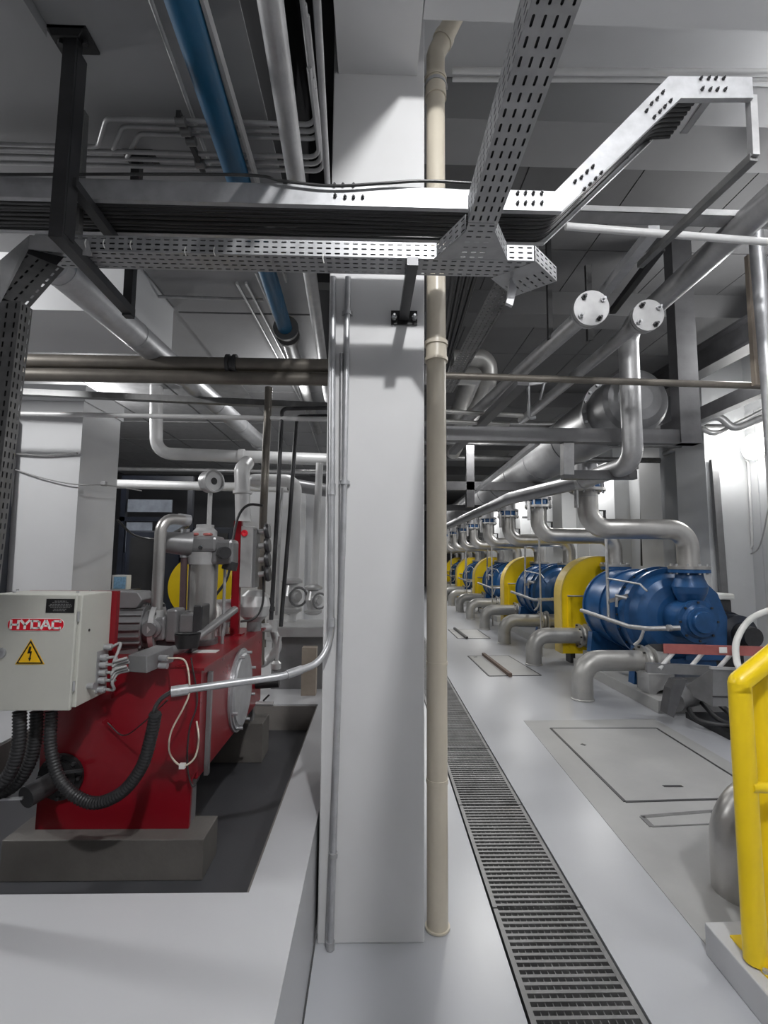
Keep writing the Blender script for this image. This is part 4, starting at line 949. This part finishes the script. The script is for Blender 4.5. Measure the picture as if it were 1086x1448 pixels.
# --- pump
PXc_, PZc_ = 3.87, .98
def build_pump():
    t = thing('vacuum_pump', '', 'pump', (PXc_,6.9,.0), 'blue vacuum pumps in the row')
    c = Vector((PXc_,0,PZc_))
    def L(prof, y, mt, nm, ax=(0,-1,0), n=48, parent=None): return part(nm, MB().lathe(prof, (PXc_,y,PZc_), ax, n), mt, parent or t)
    L([(0,0),(0,.36),(.05,.54),(.12,.56),(.12,.585),(.16,.585),(.16,.56),(.62,.565),(.62,.59),(.68,.59),(.68,.565),(1.2,.57),(1.2,.0)], 7.75, 'blue_pump', 'casing')
    rg = L([(0,.0),(0,.635),(.05,.635),(.05,0)], 6.56, 'blue_pump', 'flange_ring')
    bolt_parts(rg, (PXc_,6.51,PZc_), (0,-1,0), .61, 20, 'steel_dark', .014, .02)
    L([(0,0),(0,.6),(.17,.6),(.17,.62),(.21,.62),(.21,.56),(.3,.5),(.36,.42),(.4,.3),(.4,0)], 6.51, 'blue_pump', 'end_cover')
    L([(0,0),(0,.235),(.3,.215),(.3,0)], 6.12, 'blue_pump', 'bearing_housing', n=32)
    b = L([(0,0),(0,.25),(.05,.25),(.05,.2),(.08,.17),(.12,.17),(.12,.13),(.16,.12),(.16,0)], 5.82, 'blue_pump', 'bearing_cap', n=32)
    bolt_parts(b, (PXc_,5.77,PZc_), (0,-1,0), .225, 8, 'steel_dark', .014, .02)
    # cover cheek: broad plate to the right of the near end
    part('cheek_plate', MB().poly([(PXc_+.1,6.2,.45),(PXc_+.62,6.2,.45),(PXc_+.66,6.2,.98),(PXc_+.55,6.2,1.28),(PXc_+.3,6.2,1.52),(PXc_+.12,6.2,1.45)], (0,.06,0)), 'blue_pump', t)
    for y, sx in ((5.98,.05),(7.9,.1)):
        x = PXc_+sx
        n_ = part('discharge_neck', MB().lathe([(-.58,.0),(-.58,.1),(-.45,.11),(-.3,.18),(-.22,.2),(-.12,.16),(-.06,.15),(-.03,.15),(-.03,0)], (x,y,1.6), (0,0,1), 28), 'blue_pump', t)
        part('neck_flange', MB().lathe([(-.05,0),(-.05,.23),(-.012,.23),(-.012,0)], (x,y,1.6), (0,0,1), 28), 'blue_pump', n_)
        bolt_parts(n_, (x,y,1.55), (0,0,-1), .2, 10, 'galv', .014, .02)
    for y in (6.25, 7.5):
        part('foot', MB().poly([(PXc_-.55,y,.14),(PXc_+.55,y,.14),(PXc_+.5,y,.6),(PXc_-.5,y,.6)], (0,.14,0)), 'blue_pump', t)
    r = part('seal_water_rail', MB().tube([P(822,863,Y=7.1), P(890,886,Y=6.1), P(915,889,Y=5.75), P(962,888,Y=5.62)], .028, 12, .08), 'galv_dull', t, label='grey seal water rail')
    p = P(961,888,Y=5.62); part('rail_clamp', MB().cyl(p-Vector((.14,0,0)), p-Vector((.1,0,0)), .037, n=12), 'galv_dull', r)
    part('standpipe', MB().tube([P(857,762,Y=6.7), P(861,880,Y=6.55)], .02, 10), 'galv_dull', t)
    part('top_tube', MB().tube([P(860,818,Y=6.6), P(905,826,Y=6.1), P(915,836,Y=6.0)], .013, 8), 'galv_dull', t)
    bk = part('gauge_bracket', MB().bar(P(862,850,Y=6.5), P(888,842,Y=6.3), .03,.05), 'grey_paint', t)
    part('gauge_cock', MB().cyl(P(872,840,Y=6.35), P(872,858,Y=6.35), .018, n=8).cyl(P(870,842,Y=6.35), P(886,846,Y=6.3), .02, n=8), 'galv_dull', bk)
    part('drain_tube', MB().tube(smooth_path([P(911,889,Y=5.8), P(905,905,Y=5.85), P(897,912,Y=5.9)],5), .018, 8), 'grey_light', t)
    part('base_frame', MB().bx(PXc_-.58,PXc_+.75,5.95,6.12,.14,.3).bx(PXc_-.58,PXc_+.75,7.5,7.67,.14,.3), 'grey_paint', t)
    return t
pm = build_pump(); pm['label'] = 'blue vacuum pump with discharge elbow on top, nearest of the row'
for k in range(1, 5): dup(pm, off(2*k), 'blue vacuum pump standing between yellow guards, %s of the row from the camera' % ORD[k])
m = MB(); m.bx(PXc_-.66,5.1,5.55,7.85,0,.14); pl = solo('pump_plinth', m, 'floor_worn', 'pale concrete plinth under the nearest blue pump', 'plinth', 'concrete plinths under the pumps', bevel=.005)
for k in range(1,5): dup(pl, off(2*k), 'pale concrete plinth under the %s blue pump of the row' % ORD[k])

# --- yellow belt guards
def build_guard():
    gx, y0, y1, w = 3.80, 8.12, 8.42, .665; zs, zb = 1.1, .16
    t = thing('belt_guard', '', 'guard', (gx,8.27,zb), 'yellow belt guards between the pumps')
    n = 24
    arc = [(gx-w*math.cos(PI*k/n), zs+w*math.sin(PI*k/n)) for k in range(n+1)]
    out = [(gx-w,zb)]+arc+[(gx+w,zb)]
    inn = [(gx-w+.02,zb)]+[(gx-(w-.02)*math.cos(PI*k/n), zs+(w-.02)*math.sin(PI*k/n)) for k in range(n+1)]+[(gx+w-.02,zb)]
    m = MB()
    for i in range(len(out)-1):
        a, b, c, d = out[i], out[i+1], inn[i+1], inn[i]
        m.poly([(a[0],y0,a[1]),(b[0],y0,b[1]),(c[0],y0,c[1]),(d[0],y0,d[1])], (0,y1-y0,0))
    part('rim', m, 'yellow_rim', t)
    m = MB(); m.poly([(x,y0+.012,z) for x,z in inn], (0,.012,0)); part('front_sheet', m, 'yellow', t)
    m = MB(); m.poly([(x,y1-.024,z) for x,z in inn], (0,.012,0)); part('back_sheet', m, 'yellow', t)
    for x in (gx-w+.12, gx-.02): part('stiffener', MB().bx(x,x+.045,y0-.012,y0+.012,zb+.1,zs+.02), 'yellow', t)
    part('hand_rod', MB().tube([(gx-w+.1,y0-.04,zs-.0),(gx+.1,y0-.04,zs+.0)], .014, 8), 'galv_dull', t)
    for x in (gx-w+.16, gx+w-.2): part('leg', MB().bx(x,x+.08,y0+.05,y1-.05,.0,zb+.05), 'steel_dark', t)
    return t
gd = build_guard(); gd['label'] = 'yellow round topped belt guard behind the nearest blue pump'
for k in range(1, 5): dup(gd, off(2*k), 'yellow round topped belt guard behind the %s blue pump of the row' % ORD[k])

# --- motors right of the pumps
def build_motor():
    x, y, z, r = 4.72, 6.25, .76, .27
    t = thing('drive_motor', '', 'motor', (x,y,.14), 'black drive motors beside the pumps')
    part('frame', MB().lathe([(0,0),(0,r*.75),(.08,r),(.75,r),(.75,r*.9),(.95,r*.9),(1.0,r*.6),(1.0,0)], (x,7.2,z), (0,-1,0), 32), 'dark_blue', t)
    part('shaft_cover', MB().lathe([(0,0),(0,.15),(.18,.12),(.18,0)], (x,6.2,z), (0,-1,0), 24), 'steel_dark', t)
    b = part('terminal_box', MB().bx(x-.3,x+.1,6.5,7.0,z+.2,z+.42), 'steel_dark', t, bevel=.02)
    part('box_lid', MB().bx(x-.33,x+.13,6.47,7.03,z+.42,z+.5), 'white_plastic', b, bevel=.02)
    part('foot', MB().bx(x-.22,x+.22,6.5,7.1,.14,z-.2), 'steel_dark', t)
    return t
mo = build_motor(); mo['label'] = 'black drive motor with a pale terminal box lid right of the nearest blue pump'
for k in range(1, 3): dup(mo, off(2*k), 'black drive motor right of the %s blue pump of the row' % ORD[k])

# --- S shaped discharge pipes up to the header
SY = 5.98; sx0 = P(830,690,Y=SY).x; sx1 = PXc_+.05; sz0 = 2.58; szh = P(900,748,Y=SY).z
def build_s():
    t = thing('discharge_pipe', '', 'pipe', (sx1,SY,1.6), 'curved discharge pipes along the pump row')
    r = .125
    part('run', MB().tube([(sx0,SY,sz0),(sx0,SY,szh),(sx1,SY,szh),(sx1,SY,1.612)], r, 24, .34, k=12), 'stainless', t)
    f = part('upper_flange', MB().lathe([(0,r),(0,.215),(.035,.215),(.035,0)], (sx0,SY,sz0-.035), (0,0,1), 28), 'stainless', t)
    bolt_parts(f, (sx0,SY,sz0-.035), (0,0,-1), .185, 10, 'galv', .013, .025)
    f = part('lower_flange', MB().lathe([(0,0),(0,.23),(.04,.23),(.04,r)], (sx1,SY,1.592), (0,0,1), 28), 'stainless', t)
    bolt_parts(f, (sx1,SY,1.632), (0,0,1), .2, 10, 'galv', .014, .025)
    part('weld_band', MB().cyl((sx0,SY,sz0-.1),(sx0,SY,sz0-.092),r+.003,n=24), 'galv_dull', t)
    return t
sp = build_s(); sp['label'] = 'curved steel discharge pipe from the overhead duct down to the nearest blue pump'
def build_v():
    t = thing('butterfly_valve', '', 'valve', (sx0,SY,sz0), 'valves between duct and discharge pipes')
    part('blue_body', MB().lathe([(0,0),(0,.17),(.09,.17),(.09,0)], (sx0,SY,sz0+.004), (0,0,1), 28), 'blue_pump', t)
    f = part('flange', MB().lathe([(.09,0),(.09,.21),(.125,.21),(.125,.14),(.3,.14),(.3,0)], (sx0,SY,sz0), (0,0,1), 28), 'duct_steel', t)
    bolt_parts(f, (sx0,SY,sz0-.02), (0,0,1), .19, 10, 'galv_dull', .012, .15, name='stud')
    part('actuator', MB().cyl((sx0-.19,SY-.12,sz0+.02),(sx0-.19,SY-.12,sz0-.25),.028,n=12).cyl((sx0-.19,SY-.12,sz0+.04),(sx0-.1,SY-.05,sz0+.05),.02,n=8), 'galv_dull', t)
    part('bracket', MB().tube([(sx0+.16,SY+.1,sz0-.02),(sx0+.16,SY+.1,sz0-.26),(sx0+.26,SY+.1,sz0-.26),(sx0+.26,SY+.1,sz0-.45)], .02, 8), 'steel_dark', t)
    return t
bv = build_v(); bv['label'] = 'blue butterfly valve under the overhead duct above the nearest discharge pipe'
for k in range(1, 11):
    dup(sp, off(k), 'curved steel discharge pipe from the overhead duct, %s of the row from the camera' % ORD[k])
    dup(bv, off(k), 'blue butterfly valve under the overhead duct, %s of the row from the camera' % ORD[k])
for k in range(5):
    s = thing('hand_rail', 'thin steel handrail frame beside the discharge pipes, %s of the row from the camera' % ORD[k], 'handrail', Vector((3.05,8.6,0))+off(2*k), 'handrail frames along the pump row')
    o = off(2*k); m = MB().tube([Vector((3.0,8.7,0))+o, Vector((3.0,8.7,2.45))+o, Vector((2.7,8.7,2.45))+o], .018, 8, .05); part('post', m, 'galv_dull', s)
    part('cross_bar', MB().bar(Vector((2.95,8.7,1.0))+o, Vector((3.3,8.7,1.0))+o, .03,.03), 'galv_dull', s)

# --- big header duct
dc = P(905,567,Y=4.8); DR = .335; dirn = Vector((.026,1,0)).normalized(); dcx = sx0-.02
d0 = Vector((dcx, 4.72, 3.31))
hd = thing('header_duct', 'large dark steel header duct running away above the pumps', 'duct', d0)
part('run', MB().lathe([(.45,DR),(20,DR)], d0, dirn, 40), 'duct_steel', hd)
part('end_drum', MB().lathe([(-.07,0),(-.065,.12),(-.045,.22),(.0,.3),(.05,DR),(.43,DR)], d0, dirn, 40), 'duct_steel', hd)
f = part('flange', MB().lathe([(.43,DR),(.43,DR+.055),(.455,DR+.055),(.46,DR+.055),(.485,DR+.055),(.485,DR)], d0, dirn, 40), 'duct_steel', hd)
bolt_parts(f, d0+dirn*.43, -dirn, DR+.03, 20, 'galv', .016, .02)
for k in range(8): part('seam', MB().lathe([(0,DR),(0,DR+.008),(.03,DR+.008),(.03,DR)], d0+dirn*(1.6+k*1.3), dirn, 40), 'duct_steel', hd)
# --- dark steel support frames
def frame(label, y, x0, x1):
    t = thing('steel_gantry', label, 'frame', (x1,y,2.9))
    z = 2.9
    part('cross_beam', MB().bx(x0,x1,y-.05,y+.05,z-.075,z+.06), 'steel_frame', t)
    part('post', MB().bx(x1-.2,x1,y-.07,y+.07,z-.075,4.9), 'steel_frame', t)
    return t
frame('dark steel frame with a post and cross beam under the end of the header duct', 4.6, .7, P(985,610,Y=4.6).x)
t = thing('steel_gantry', 'small dark steel hanger frame hanging under the cross beam', 'frame', P(840,675,Y=4.62))
a = P(795,630,Y=4.62); b = P(898,678,Y=4.62)
part('cross_beam', MB().bar(P(795,672,Y=4.62), P(898,672,Y=4.62), .08, .085), 'steel_frame', t)
part('post', MB().bar(P(802,624,Y=4.62), P(802,672,Y=4.62), .1, .09, up=(0,1,0)), 'galv_dull', t)
part('post', MB().bar(P(891,624,Y=4.62), P(891,676,Y=4.62), .07, .09, up=(0,1,0)), 'steel_frame', t)
for i, y in enumerate((8.0, 11.5)):
    t = thing('steel_gantry', 'dark steel cross frame under the header duct, %s from the camera' % ('second','third')[i], 'frame', (1.9,y,2.85))
    part('cross_beam', MB().bx(.9,3.3,y-.06,y+.06,2.83,2.97), 'steel_dark', t); part('post', MB().bx(1.55,1.68,y-.06,y+.06,2.55,4.95), 'steel_dark', t)
# --- pipe dropping in front of the frame
vz = 2.69
pt = [P(1110,270,Y=2.6), P(889,466,Y=4.32)]; zt = pt[1].z
pts = [Vector((P(1060,310,Z=zt).x, 2.2, zt)), Vector((P(889,500,Y=4.32).x,4.32,zt)), Vector((P(889,500,Y=4.32).x,4.32,P(890,655,Y=4.32).z)), P(842,661,Y=5.0), P(690,706,Y=9.0)]
pts[3].z = pts[2].z; pts[3].x = pts[2].x-.02; pts[4].z = pts[2].z-.02; pts[4] = Vector((pts[2].x+.1, 9.5, pts[2].z))
t = thing('drop_pipe', 'grey pipe coming from the upper right and dropping in front of the header duct end', 'pipe', pts[1])
part('run', MB().tube(pts[:4]+[pts[3]+Vector((0,.3,0))], .088, 20, .16, k=8), 'galv_dull', t)
part('coupling', MB().cyl(pts[3]+Vector((0,.28,0)), pts[3]+Vector((0,.42,0)), .1, n=20), 'galv_dull', t)
part('tail_run', MB().tube([pts[3]+Vector((0,.3,0)), Vector((pts[3].x-.35,7.0,pts[3].z-.0)), Vector((pts[3].x-.3,16,pts[3].z))], .088, 20, .3), 'duct_steel', t)
# --- blind flanged pipes
def blind(label, cpx, ctail, r, R, z, far):
    c = P(*cpx, Z=z); e = P(*ctail, Z=z); d = (e-c).normalized()
    t = thing('flanged_pipe', label, 'pipe', c, 'blind flanged pipes in front of the header duct')
    ax = Vector((-.08,-1,-.12)).normalized()
    part('run', MB().tube([c-ax*.0+d*.02, c+d*far], r, 20), 'galv_dull', t)
    f = part('blind_flange', MB().lathe([(-.06,0),(-.06,R*.97),(-.03,R*.97),(-.03,R*.9),(-.015,R*.9),(-.015,R),(.02,R),(.02,0)], c, ax, 36), 'galv_dull', t)
    u, w = perp(ax)
    for k in range(4):
        a = 2*PI*(k+.4)/4; q = c+(u*math.cos(a)+w*math.sin(a))*R*.76+ax*.02
        part('bolt', MB().cyl(q, q+ax*.016, .018, n=6).cyl(q+ax*.016, q+ax*.045, .009, n=8), 'steel_dark' if k%2 else 'galv', f)
    return t
blind('steel pipe closed by a round blind flange, left one of the two', (835,437), (689,568), .062, .118, 3.4, 3.2)
blind('steel pipe closed by a round blind flange, right one of the two', (915,447), (755,580), .05, .107, 3.4, 2.6)
# rod hanger and clamp for those pipes
solo('hanger_rod', MB().bar(P(775,335,Y=3.6), P(778,480,Y=3.6), .035,.035,up=(0,1,0)), 'black', 'black hanger rod right of the perforated tray end', 'hanger')
solo('hanger_rod', MB().bar(P(831,375,Y=3.4), P(834,482,Y=3.5), .04,.03,up=(0,1,0)), 'black', 'short black hanger behind the left blind flange', 'hanger')
t = thing('pipe_hanger', 'pale U shaped pipe hanger under the right blind flanged pipe', 'hanger', P(755,560,Y=5.0))
part('rod', MB().tube([P(747,545,Y=5.0), P(748,592,Y=5.0), P(757,590,Y=5.0)], .02, 8, .03), 'galv', t); part('rod', MB().tube([P(770,540,Y=5.0), P(764,565,Y=5.0)], .016, 8), 'galv', t); part('strap', MB().bar(P(745,544,Y=5.0), P(772,540,Y=5.0), .03,.03), 'galv', t)
# channel behind left disc
solo('steel_channel', MB().bar(P(846,424,Z=3.75), P(925,325,Z=3.75), .07,.06), 'galv', 'pale steel channel running up behind the left blind flange', 'channel')
solo('steel_channel', MB().bar(P(866,440,Z=3.85), P(935,350,Z=3.85), .05,.05), 'black', 'dark steel channel beside the pale channel behind the left blind flange', 'channel')
# --- thin cross pipe and right hand uprights
pipe('cross_pipe', 'long thin brownish pipe crossing in front of the header duct', PY((625,531,3.8),(1082,546,3.8)), .028, 'pipe_warm', 0, 14)
solo('angle_post', MB().bar(P(1061,362,Y=3.72), P(1072,545,Y=3.72), .075,.04,up=(0,1,0)), 'wood', 'beige angle post at the right above the thin cross pipe', 'post')
pipe('upright_pipe', 'pale upright pipe at the right edge behind the white conduit', [P(1068,320,Y=3.6), P(1070,350,Y=3.6), P(1088,560,Y=3.6), P(1100,760,Y=3.6)], .05, 'galv', 0, 16)
pipe('conduit', 'bright white conduit from the cable ladder bend to the right edge', PY((800,320,2.75),(1110,344,2.75)), .022, 'pipe_white', 0, 12, cat='conduit')
solo('cable_channel', MB().chan(P(790,306,Y=2.9)-Vector((0,0,.0)), P(1110,316,Y=2.9), .11, .04, .004), 'galv_dull', 'narrow cable channel above the white conduit at the right', 'channel')
pipe('conduit', 'light conduit high on the right behind the raised ladder end, upper one', PY((640,100,2.62),(1120,102,2.62)), .017, 'pipe_white', 0, 12, 'paired conduits high on the right', 'conduit')
pipe('conduit', 'light conduit high on the right behind the raised ladder end, lower one', PY((640,112,2.66),(1120,113,2.66)), .014, 'pipe_white', 0, 12, 'paired conduits high on the right', 'conduit')
a, b = P(1090,455,Z=4.2), P(950,535,Z=4.2)
t = thing('steel_beam', 'dark steel I beam running away under the right ceiling', 'beam', a)
d = (b-a); part('web', MB().bar(a-d*.4, b+d*.6, .04,.3), 'steel_dark', t); part('flange', MB().bar(a-d*.4-Vector((0,0,.15)), b+d*.6-Vector((0,0,.15)), .22,.03), 'steel_dark', t); part('flange', MB().bar(a-d*.4+Vector((0,0,.15)), b+d*.6+Vector((0,0,.15)), .22,.03), 'steel_dark', t)
solo('steel_beam', MB().bar(P(1086,545,Z=3.5), P(940,610,Z=3.5), .12,.16), 'steel_frame', 'lower dark steel beam near the wall lamp', 'beam')
# --- clutter beside the down pipe under the ceiling
def pyt(x, y, z): return P(x, y, Z=z)
a = P(700,398,Z=3.75); b = P(648,500,Z=3.75); d = (b-a)
t = thing('perforated_tray', 'dark perforated cable tray running away behind the beige down pipe', 'cable tray', a)
L = d.length*2.2; n = int(L/.05)
part('base', MB().perf(a-d*.3, d, (1,0,0), n, 4, L/n, .045, L/n*.3, .006), 'galv_dark', t, solid=.002); part('side_wall', MB().perf(a-d*.3+Vector((.18,0,0)), d, (0,0,1), n, 2, L/n, .035, L/n*.3, .006), 'galv_dark', t, solid=.002)
for k in range(4):
    a = P(640+10*k,398,Z=3.8+.02*k); b = P(630+6*k,470,Z=3.8+.02*k); d = b-a
    solo('power_cable', MB().tube([a-d*.2, b+d*1.5], .02, 8), 'cable_black', 'dark cable running away beside the beige down pipe, %s from the left' % ('first','second','third','fourth')[k], 'cable', 'dark cables behind the beige down pipe')
pipe('bend_pipe', 'dark bent pipe close behind the beige down pipe under the ceiling', [P(640,508,Y=6.5), P(690,506,Y=6.5), P(690,540,Y=6.6), P(640,640,Y=8.5)], .13, 'pipe_grey', .2, 18)
pipe('bend_pipe', 'grey pipe running away beside the beige down pipe', [P(600,530,Y=6.2), P(668,532,Y=6.2), P(634,620,Y=9.0)], .13, 'pipe_grey', 0, 18)
pipe('service_pipe', 'thin horizontal service pipe behind the cross beam, upper one', PY((630,582,5.2),(740,588,5.2)), .025, 'pipe_grey', 0, 10, 'thin service pipes behind the cross beam')
pipe('service_pipe', 'thin horizontal service pipe behind the cross beam, lower one', PY((630,596,5.3),(720,600,5.3)), .025, 'pipe_grey', 0, 10, 'thin service pipes behind the cross beam')
solo('steel_channel', MB().bar(P(740,540,Z=3.2), P(640,640,Z=3.2), .1,.06), 'steel_frame', 'dark channel running away between the pipes left of the header duct', 'channel')
solo('steel_channel', MB().bar(P(760,625,Z=2.85), P(650,712,Z=2.85), .05,.05), 'galv', 'pale channel running away under the cross beam', 'channel')
for i, (y, z) in enumerate(((6.8,3.62),(7.6,3.55),(8.6,3.5))):
    pipe('cross_pipe', 'steel cross pipe behind the header duct end, %s from the camera' % ORD[i] if i else 'steel cross pipe behind the header duct end, nearest of three', [(.6,y,z),(5.2,y,z)], .05, 'galv_dark', 0, 12, 'steel cross pipes behind the header duct end')
# --- right wall services and lamp
lp = P(1065,632,X=5.35)
t = thing('wall_lamp', 'glaring bulkhead wall lamp at the upper right', 'lamp', lp)
part('housing', MB().bx(lp.x+.03,lp.x+.25,lp.y-.22,lp.y+.22,lp.z-.12,lp.z+.12), 'white_plastic', t, bevel=.02)
part('diffuser', MB().lathe([(-.1,0),(-.08,.12),(-.03,.175),(.03,.18)], lp, (1,0,0), 24), 'lamp_glow', t, label='glowing diffuser')  # widened so its shape takes in the glare around the lamp
point(lp.x-.3, lp.y, lp.z, 8, .1)
pipe('conduit', 'white conduit down the right wall below the wall lamp, left one', [P(1045,645,X=5.57), P(1058,800,X=5.57)], .02, 'pipe_white', 0, 10, cat='conduit')
pipe('conduit', 'white conduit curving down the right wall below the wall lamp, right one', [P(1048,648,X=5.57), P(1058,652,X=5.57), P(1064,770,X=5.57), P(1056,790,X=5.57)], .018, 'pipe_white', .06, 10, cat='conduit')
t = thing('wall_socket', 'small grey switch box on the right wall above the motor', 'switch', P(1057,795,X=5.57))
p = P(1057,797,X=5.58); part('box', MB().bx(p.x-.03,p.x+.015,p.y-.04,p.y+.04,p.z-.08,p.z+.06), 'grey_light', t); part('rocker', MB().bx(p.x-.04,p.x-.03,p.y-.02,p.y+.02,p.z-.03,p.z+.03), 'grey_paint', t)
solo('cable', MB().tube(smooth_path([P(1059,785,X=5.56), P(1075,770,X=5.55), P(1090,700,X=5.54)],6), .01, 8), 'cable_grey', 'grey cable looping up the right wall from the switch box', 'cable')
solo('cable_duct', MB().bar(P(1009,650,Y=6.98), P(1024,850,Y=6.98), .1,.06,up=(0,1,0)), 'grey_paint', 'grey cable duct leaning down the wall right of the pilaster', 'duct')
solo('cable_bundle', MB().tube(smooth_path([P(985,600,Y=6.6), P(1015,590,Y=6.4), P(1040,605,Y=6.3), P(1075,592,Y=6.2), P(1100,585,Y=6.1)],6), .05, 10), 'galv_dull', 'bundle of grey cables above the wall lamp', 'cable')
solo('cable_bundle', MB().tube(smooth_path([P(970,580,Y=6.9), P(1005,612,Y=6.6), P(1045,598,Y=6.5), P(1100,570,Y=6.2)],6), .035, 10), 'grey_light', 'lighter cable bundle crossing above the wall lamp', 'cable')
pipe('conduit', 'thin vertical conduit on the wall behind the nearest discharge pipe', [P(907,660,X=5.5), P(908,800,X=5.5)], .03, 'steel_dark', 0, 10, cat='conduit')
pipe('conduit', 'pale horizontal service pipe high along the right wall', [P(880,670,X=5.3), P(975,625,X=5.3)], .05, 'galv_dull', 0, 12, cat='conduit')

# --- red guard bar, hopper and floor gear in front of the nearest pump
a, b = P(938,917,Y=5.25), P(1110,922,Y=5.05)
t = thing('guard_bar', 'faded red guard bar on slanted white legs in front of the nearest pump', 'guard', P(1000,940,Y=5.2))
part('bar', MB().bar(a, b, .012, .1), 'red_faded', t)
part('end_plate', MB().poly([P(917,911,Y=5.27), P(938,911,Y=5.27), P(941,922,Y=5.27), P(930,921,Y=5.27)], (0,.01,0)), 'steel_dark', t)
for px in (953, 995, 1036, 1078):
    part('leg', MB().cyl(P(px,922,Y=5.27), P(px-21,946,Y=5.2), .022, n=12), 'pipe_white', t)
part('lower_rail', MB().bar(P(914,944,Y=5.24), P(1005,948,Y=5.15), .05,.1), 'grey_paint', t)
for px, w in ((1022,.09),(1072,.18)):
    p = P(px,919,Y=5.15); part('sticker', MB().bx(p.x-w/2,p.x+w/2,p.y-.012,p.y-.009,p.z-.03,p.z+.03), 'label_white', t)
p, q = P(914,952,Y=5.85), P(950,952,Y=5.85)
arch = [(q.x,.02),(q.x,p.z),(p.x,p.z),(p.x,.02),(p.x+.07,.02)]+[(p.x+.16-.09*math.cos(PI*k/8),.1+.09*math.sin(PI*k/8)) for k in range(9)]+[(q.x-.04,.02)]
part('pedestal', MB().poly([(x,5.8,z) for x, z in arch], (0,.25,0)), 'grey_light', t)
y0 = 4.95
t = thing('steel_hopper', 'dull grey steel hopper hood on the floor right of the red guard bar', 'hopper', P(1030,1010,Y=y0))
h = [P(1008,945,Y=y0), P(1110,950,Y=y0), P(1110,998,Y=y0), P(1008,999,Y=y0)]
part('front', MB().poly(h, (0,.012,0)), 'grey_paint', t)
part('rim', MB().bar(P(1004,944,Y=y0-.01), P(1110,949,Y=y0-.01), .03,.025), 'grey_light', t)
a_, b_, c_, d_ = P(1008,945,Y=y0), P(1008,999,Y=y0), P(962,976,Y=y0+.35), P(975,968,Y=y0+.35)
part('side', MB().poly([a_,b_,c_], (0.0,.012,.0)), 'grey_paint', t)
part('fold', MB().bar(P(1008,985,Y=y0-.006), P(1110,988,Y=y0-.006), .012,.012), 'steel_dark', t)
part('tunnel', MB().tube([P(988,980,Y=y0+.5), P(962,985,Y=y0+.3), P(952,990,Y=y0+.25)], .12, 16), 'grey_paint', t)
part('foot', MB().poly([P(956,962,Y=y0+.1), P(972,961,Y=y0+.1), P(963,985,Y=y0+.1), P(953,1015,Y=y0+.1), P(943,1010,Y=y0+.1), P(949,974,Y=y0+.1)], (0,.12,0)), 'steel_frame', t)
zb = .02
t = thing('hose_bundle', 'tangle of black hoses and fittings on the floor under the steel hopper', 'hoses', P(1010,1015,Z=.0))
part('tray', MB().bx(P(985,1020,Z=.02).x, 4.9, 4.75, 5.4, .0, .06), 'black', t)
for k in range(7):
    x0 = 3.35+.16*k; part('hose', MB().tube(smooth_path([Vector((x0,5.3,.22)), Vector((x0+random.uniform(-.1,.1),5.0,.08+random.random()*.06)), Vector((x0+.18,4.85,.07+random.random()*.05)), Vector((x0+.3,5.05,.16)), Vector((x0+.36,5.3,.2))],6), .024, 8), 'rubber', t)
for k in range(4): part('fitting', MB().cyl((3.55+.15*k,4.85,.06),(3.57+.15*k,4.85,.14),.03,n=6), 'steel_dark', t)
solo('cable', MB().tube(smooth_path([P(1100,858,Y=5.0), P(1062,875,Y=4.9), P(1042,905,Y=4.8), P(1042,935,Y=4.7), P(1050,950,Y=4.6), P(1062,966,Y=4.5)],8), .03, 12), 'white_plastic', 'thick white cable arching over the red guard bar', 'cable')
# --- yellow railing on its curb
q = P(998,1349,Z=0); cz = .13
m = MB(); m.poly([(q.x,q.y,0),(q.x+2,q.y+.05,0),(q.x+2,1.0,0),(q.x-.05,1.0,0)], (0,0,cz)); solo('curb_block', m, 'slab_epoxy', 'low pale concrete curb under the yellow railing at lower right', 'curb', bevel=.006)
rb = P(1069,1362,Z=cz); ry = rb.y; rx = rb.x
zt = P(1062,965,Y=ry).z; xt = P(1062,965,Y=ry).x
t = thing('safety_railing', 'bright yellow tubular safety railing bolted to the curb', 'railing', (rx,ry,cz))
part('front_post', MB().tube([Vector((rx,ry,cz+.008)), Vector((rx,ry,zt))], .042, 24), 'yellow', t)
part('top_rail', MB().tube([Vector((rx,ry,zt-.035)), Vector((rx,ry,zt)), Vector((rx+.5,ry+.05,zt+.33))], .042, 24, .02), 'yellow', t)
part('rear_post', MB().tube([Vector((rx+.16,ry+.1,cz)), Vector((rx+.16,ry+.1,zt+.03)), Vector((rx+.6,ry+.15,zt+.3))], .042, 24, .02), 'yellow', t)
za = P(1070,1108,Y=ry).z
part('mid_rail', MB().tube([Vector((rx+.0,ry-.03,za)), Vector((rx+.6,ry+.02,za-.05))], .02, 14), 'yellow', t)
pl = part('base_plate', MB().poly([P(1032,1325,Z=cz), P(1095,1322,Z=cz), P(1120,1388,Z=cz), P(1085,1384,Z=cz)], (0,0,.008)), 'yellow', t)
for px, py in ((1061,1348),(1083,1376)): 
    p = P(px,py,Z=cz+.008); part('bolt', MB().cyl(p, p+Vector((0,0,.012)), .011, n=6), 'galv', pl)
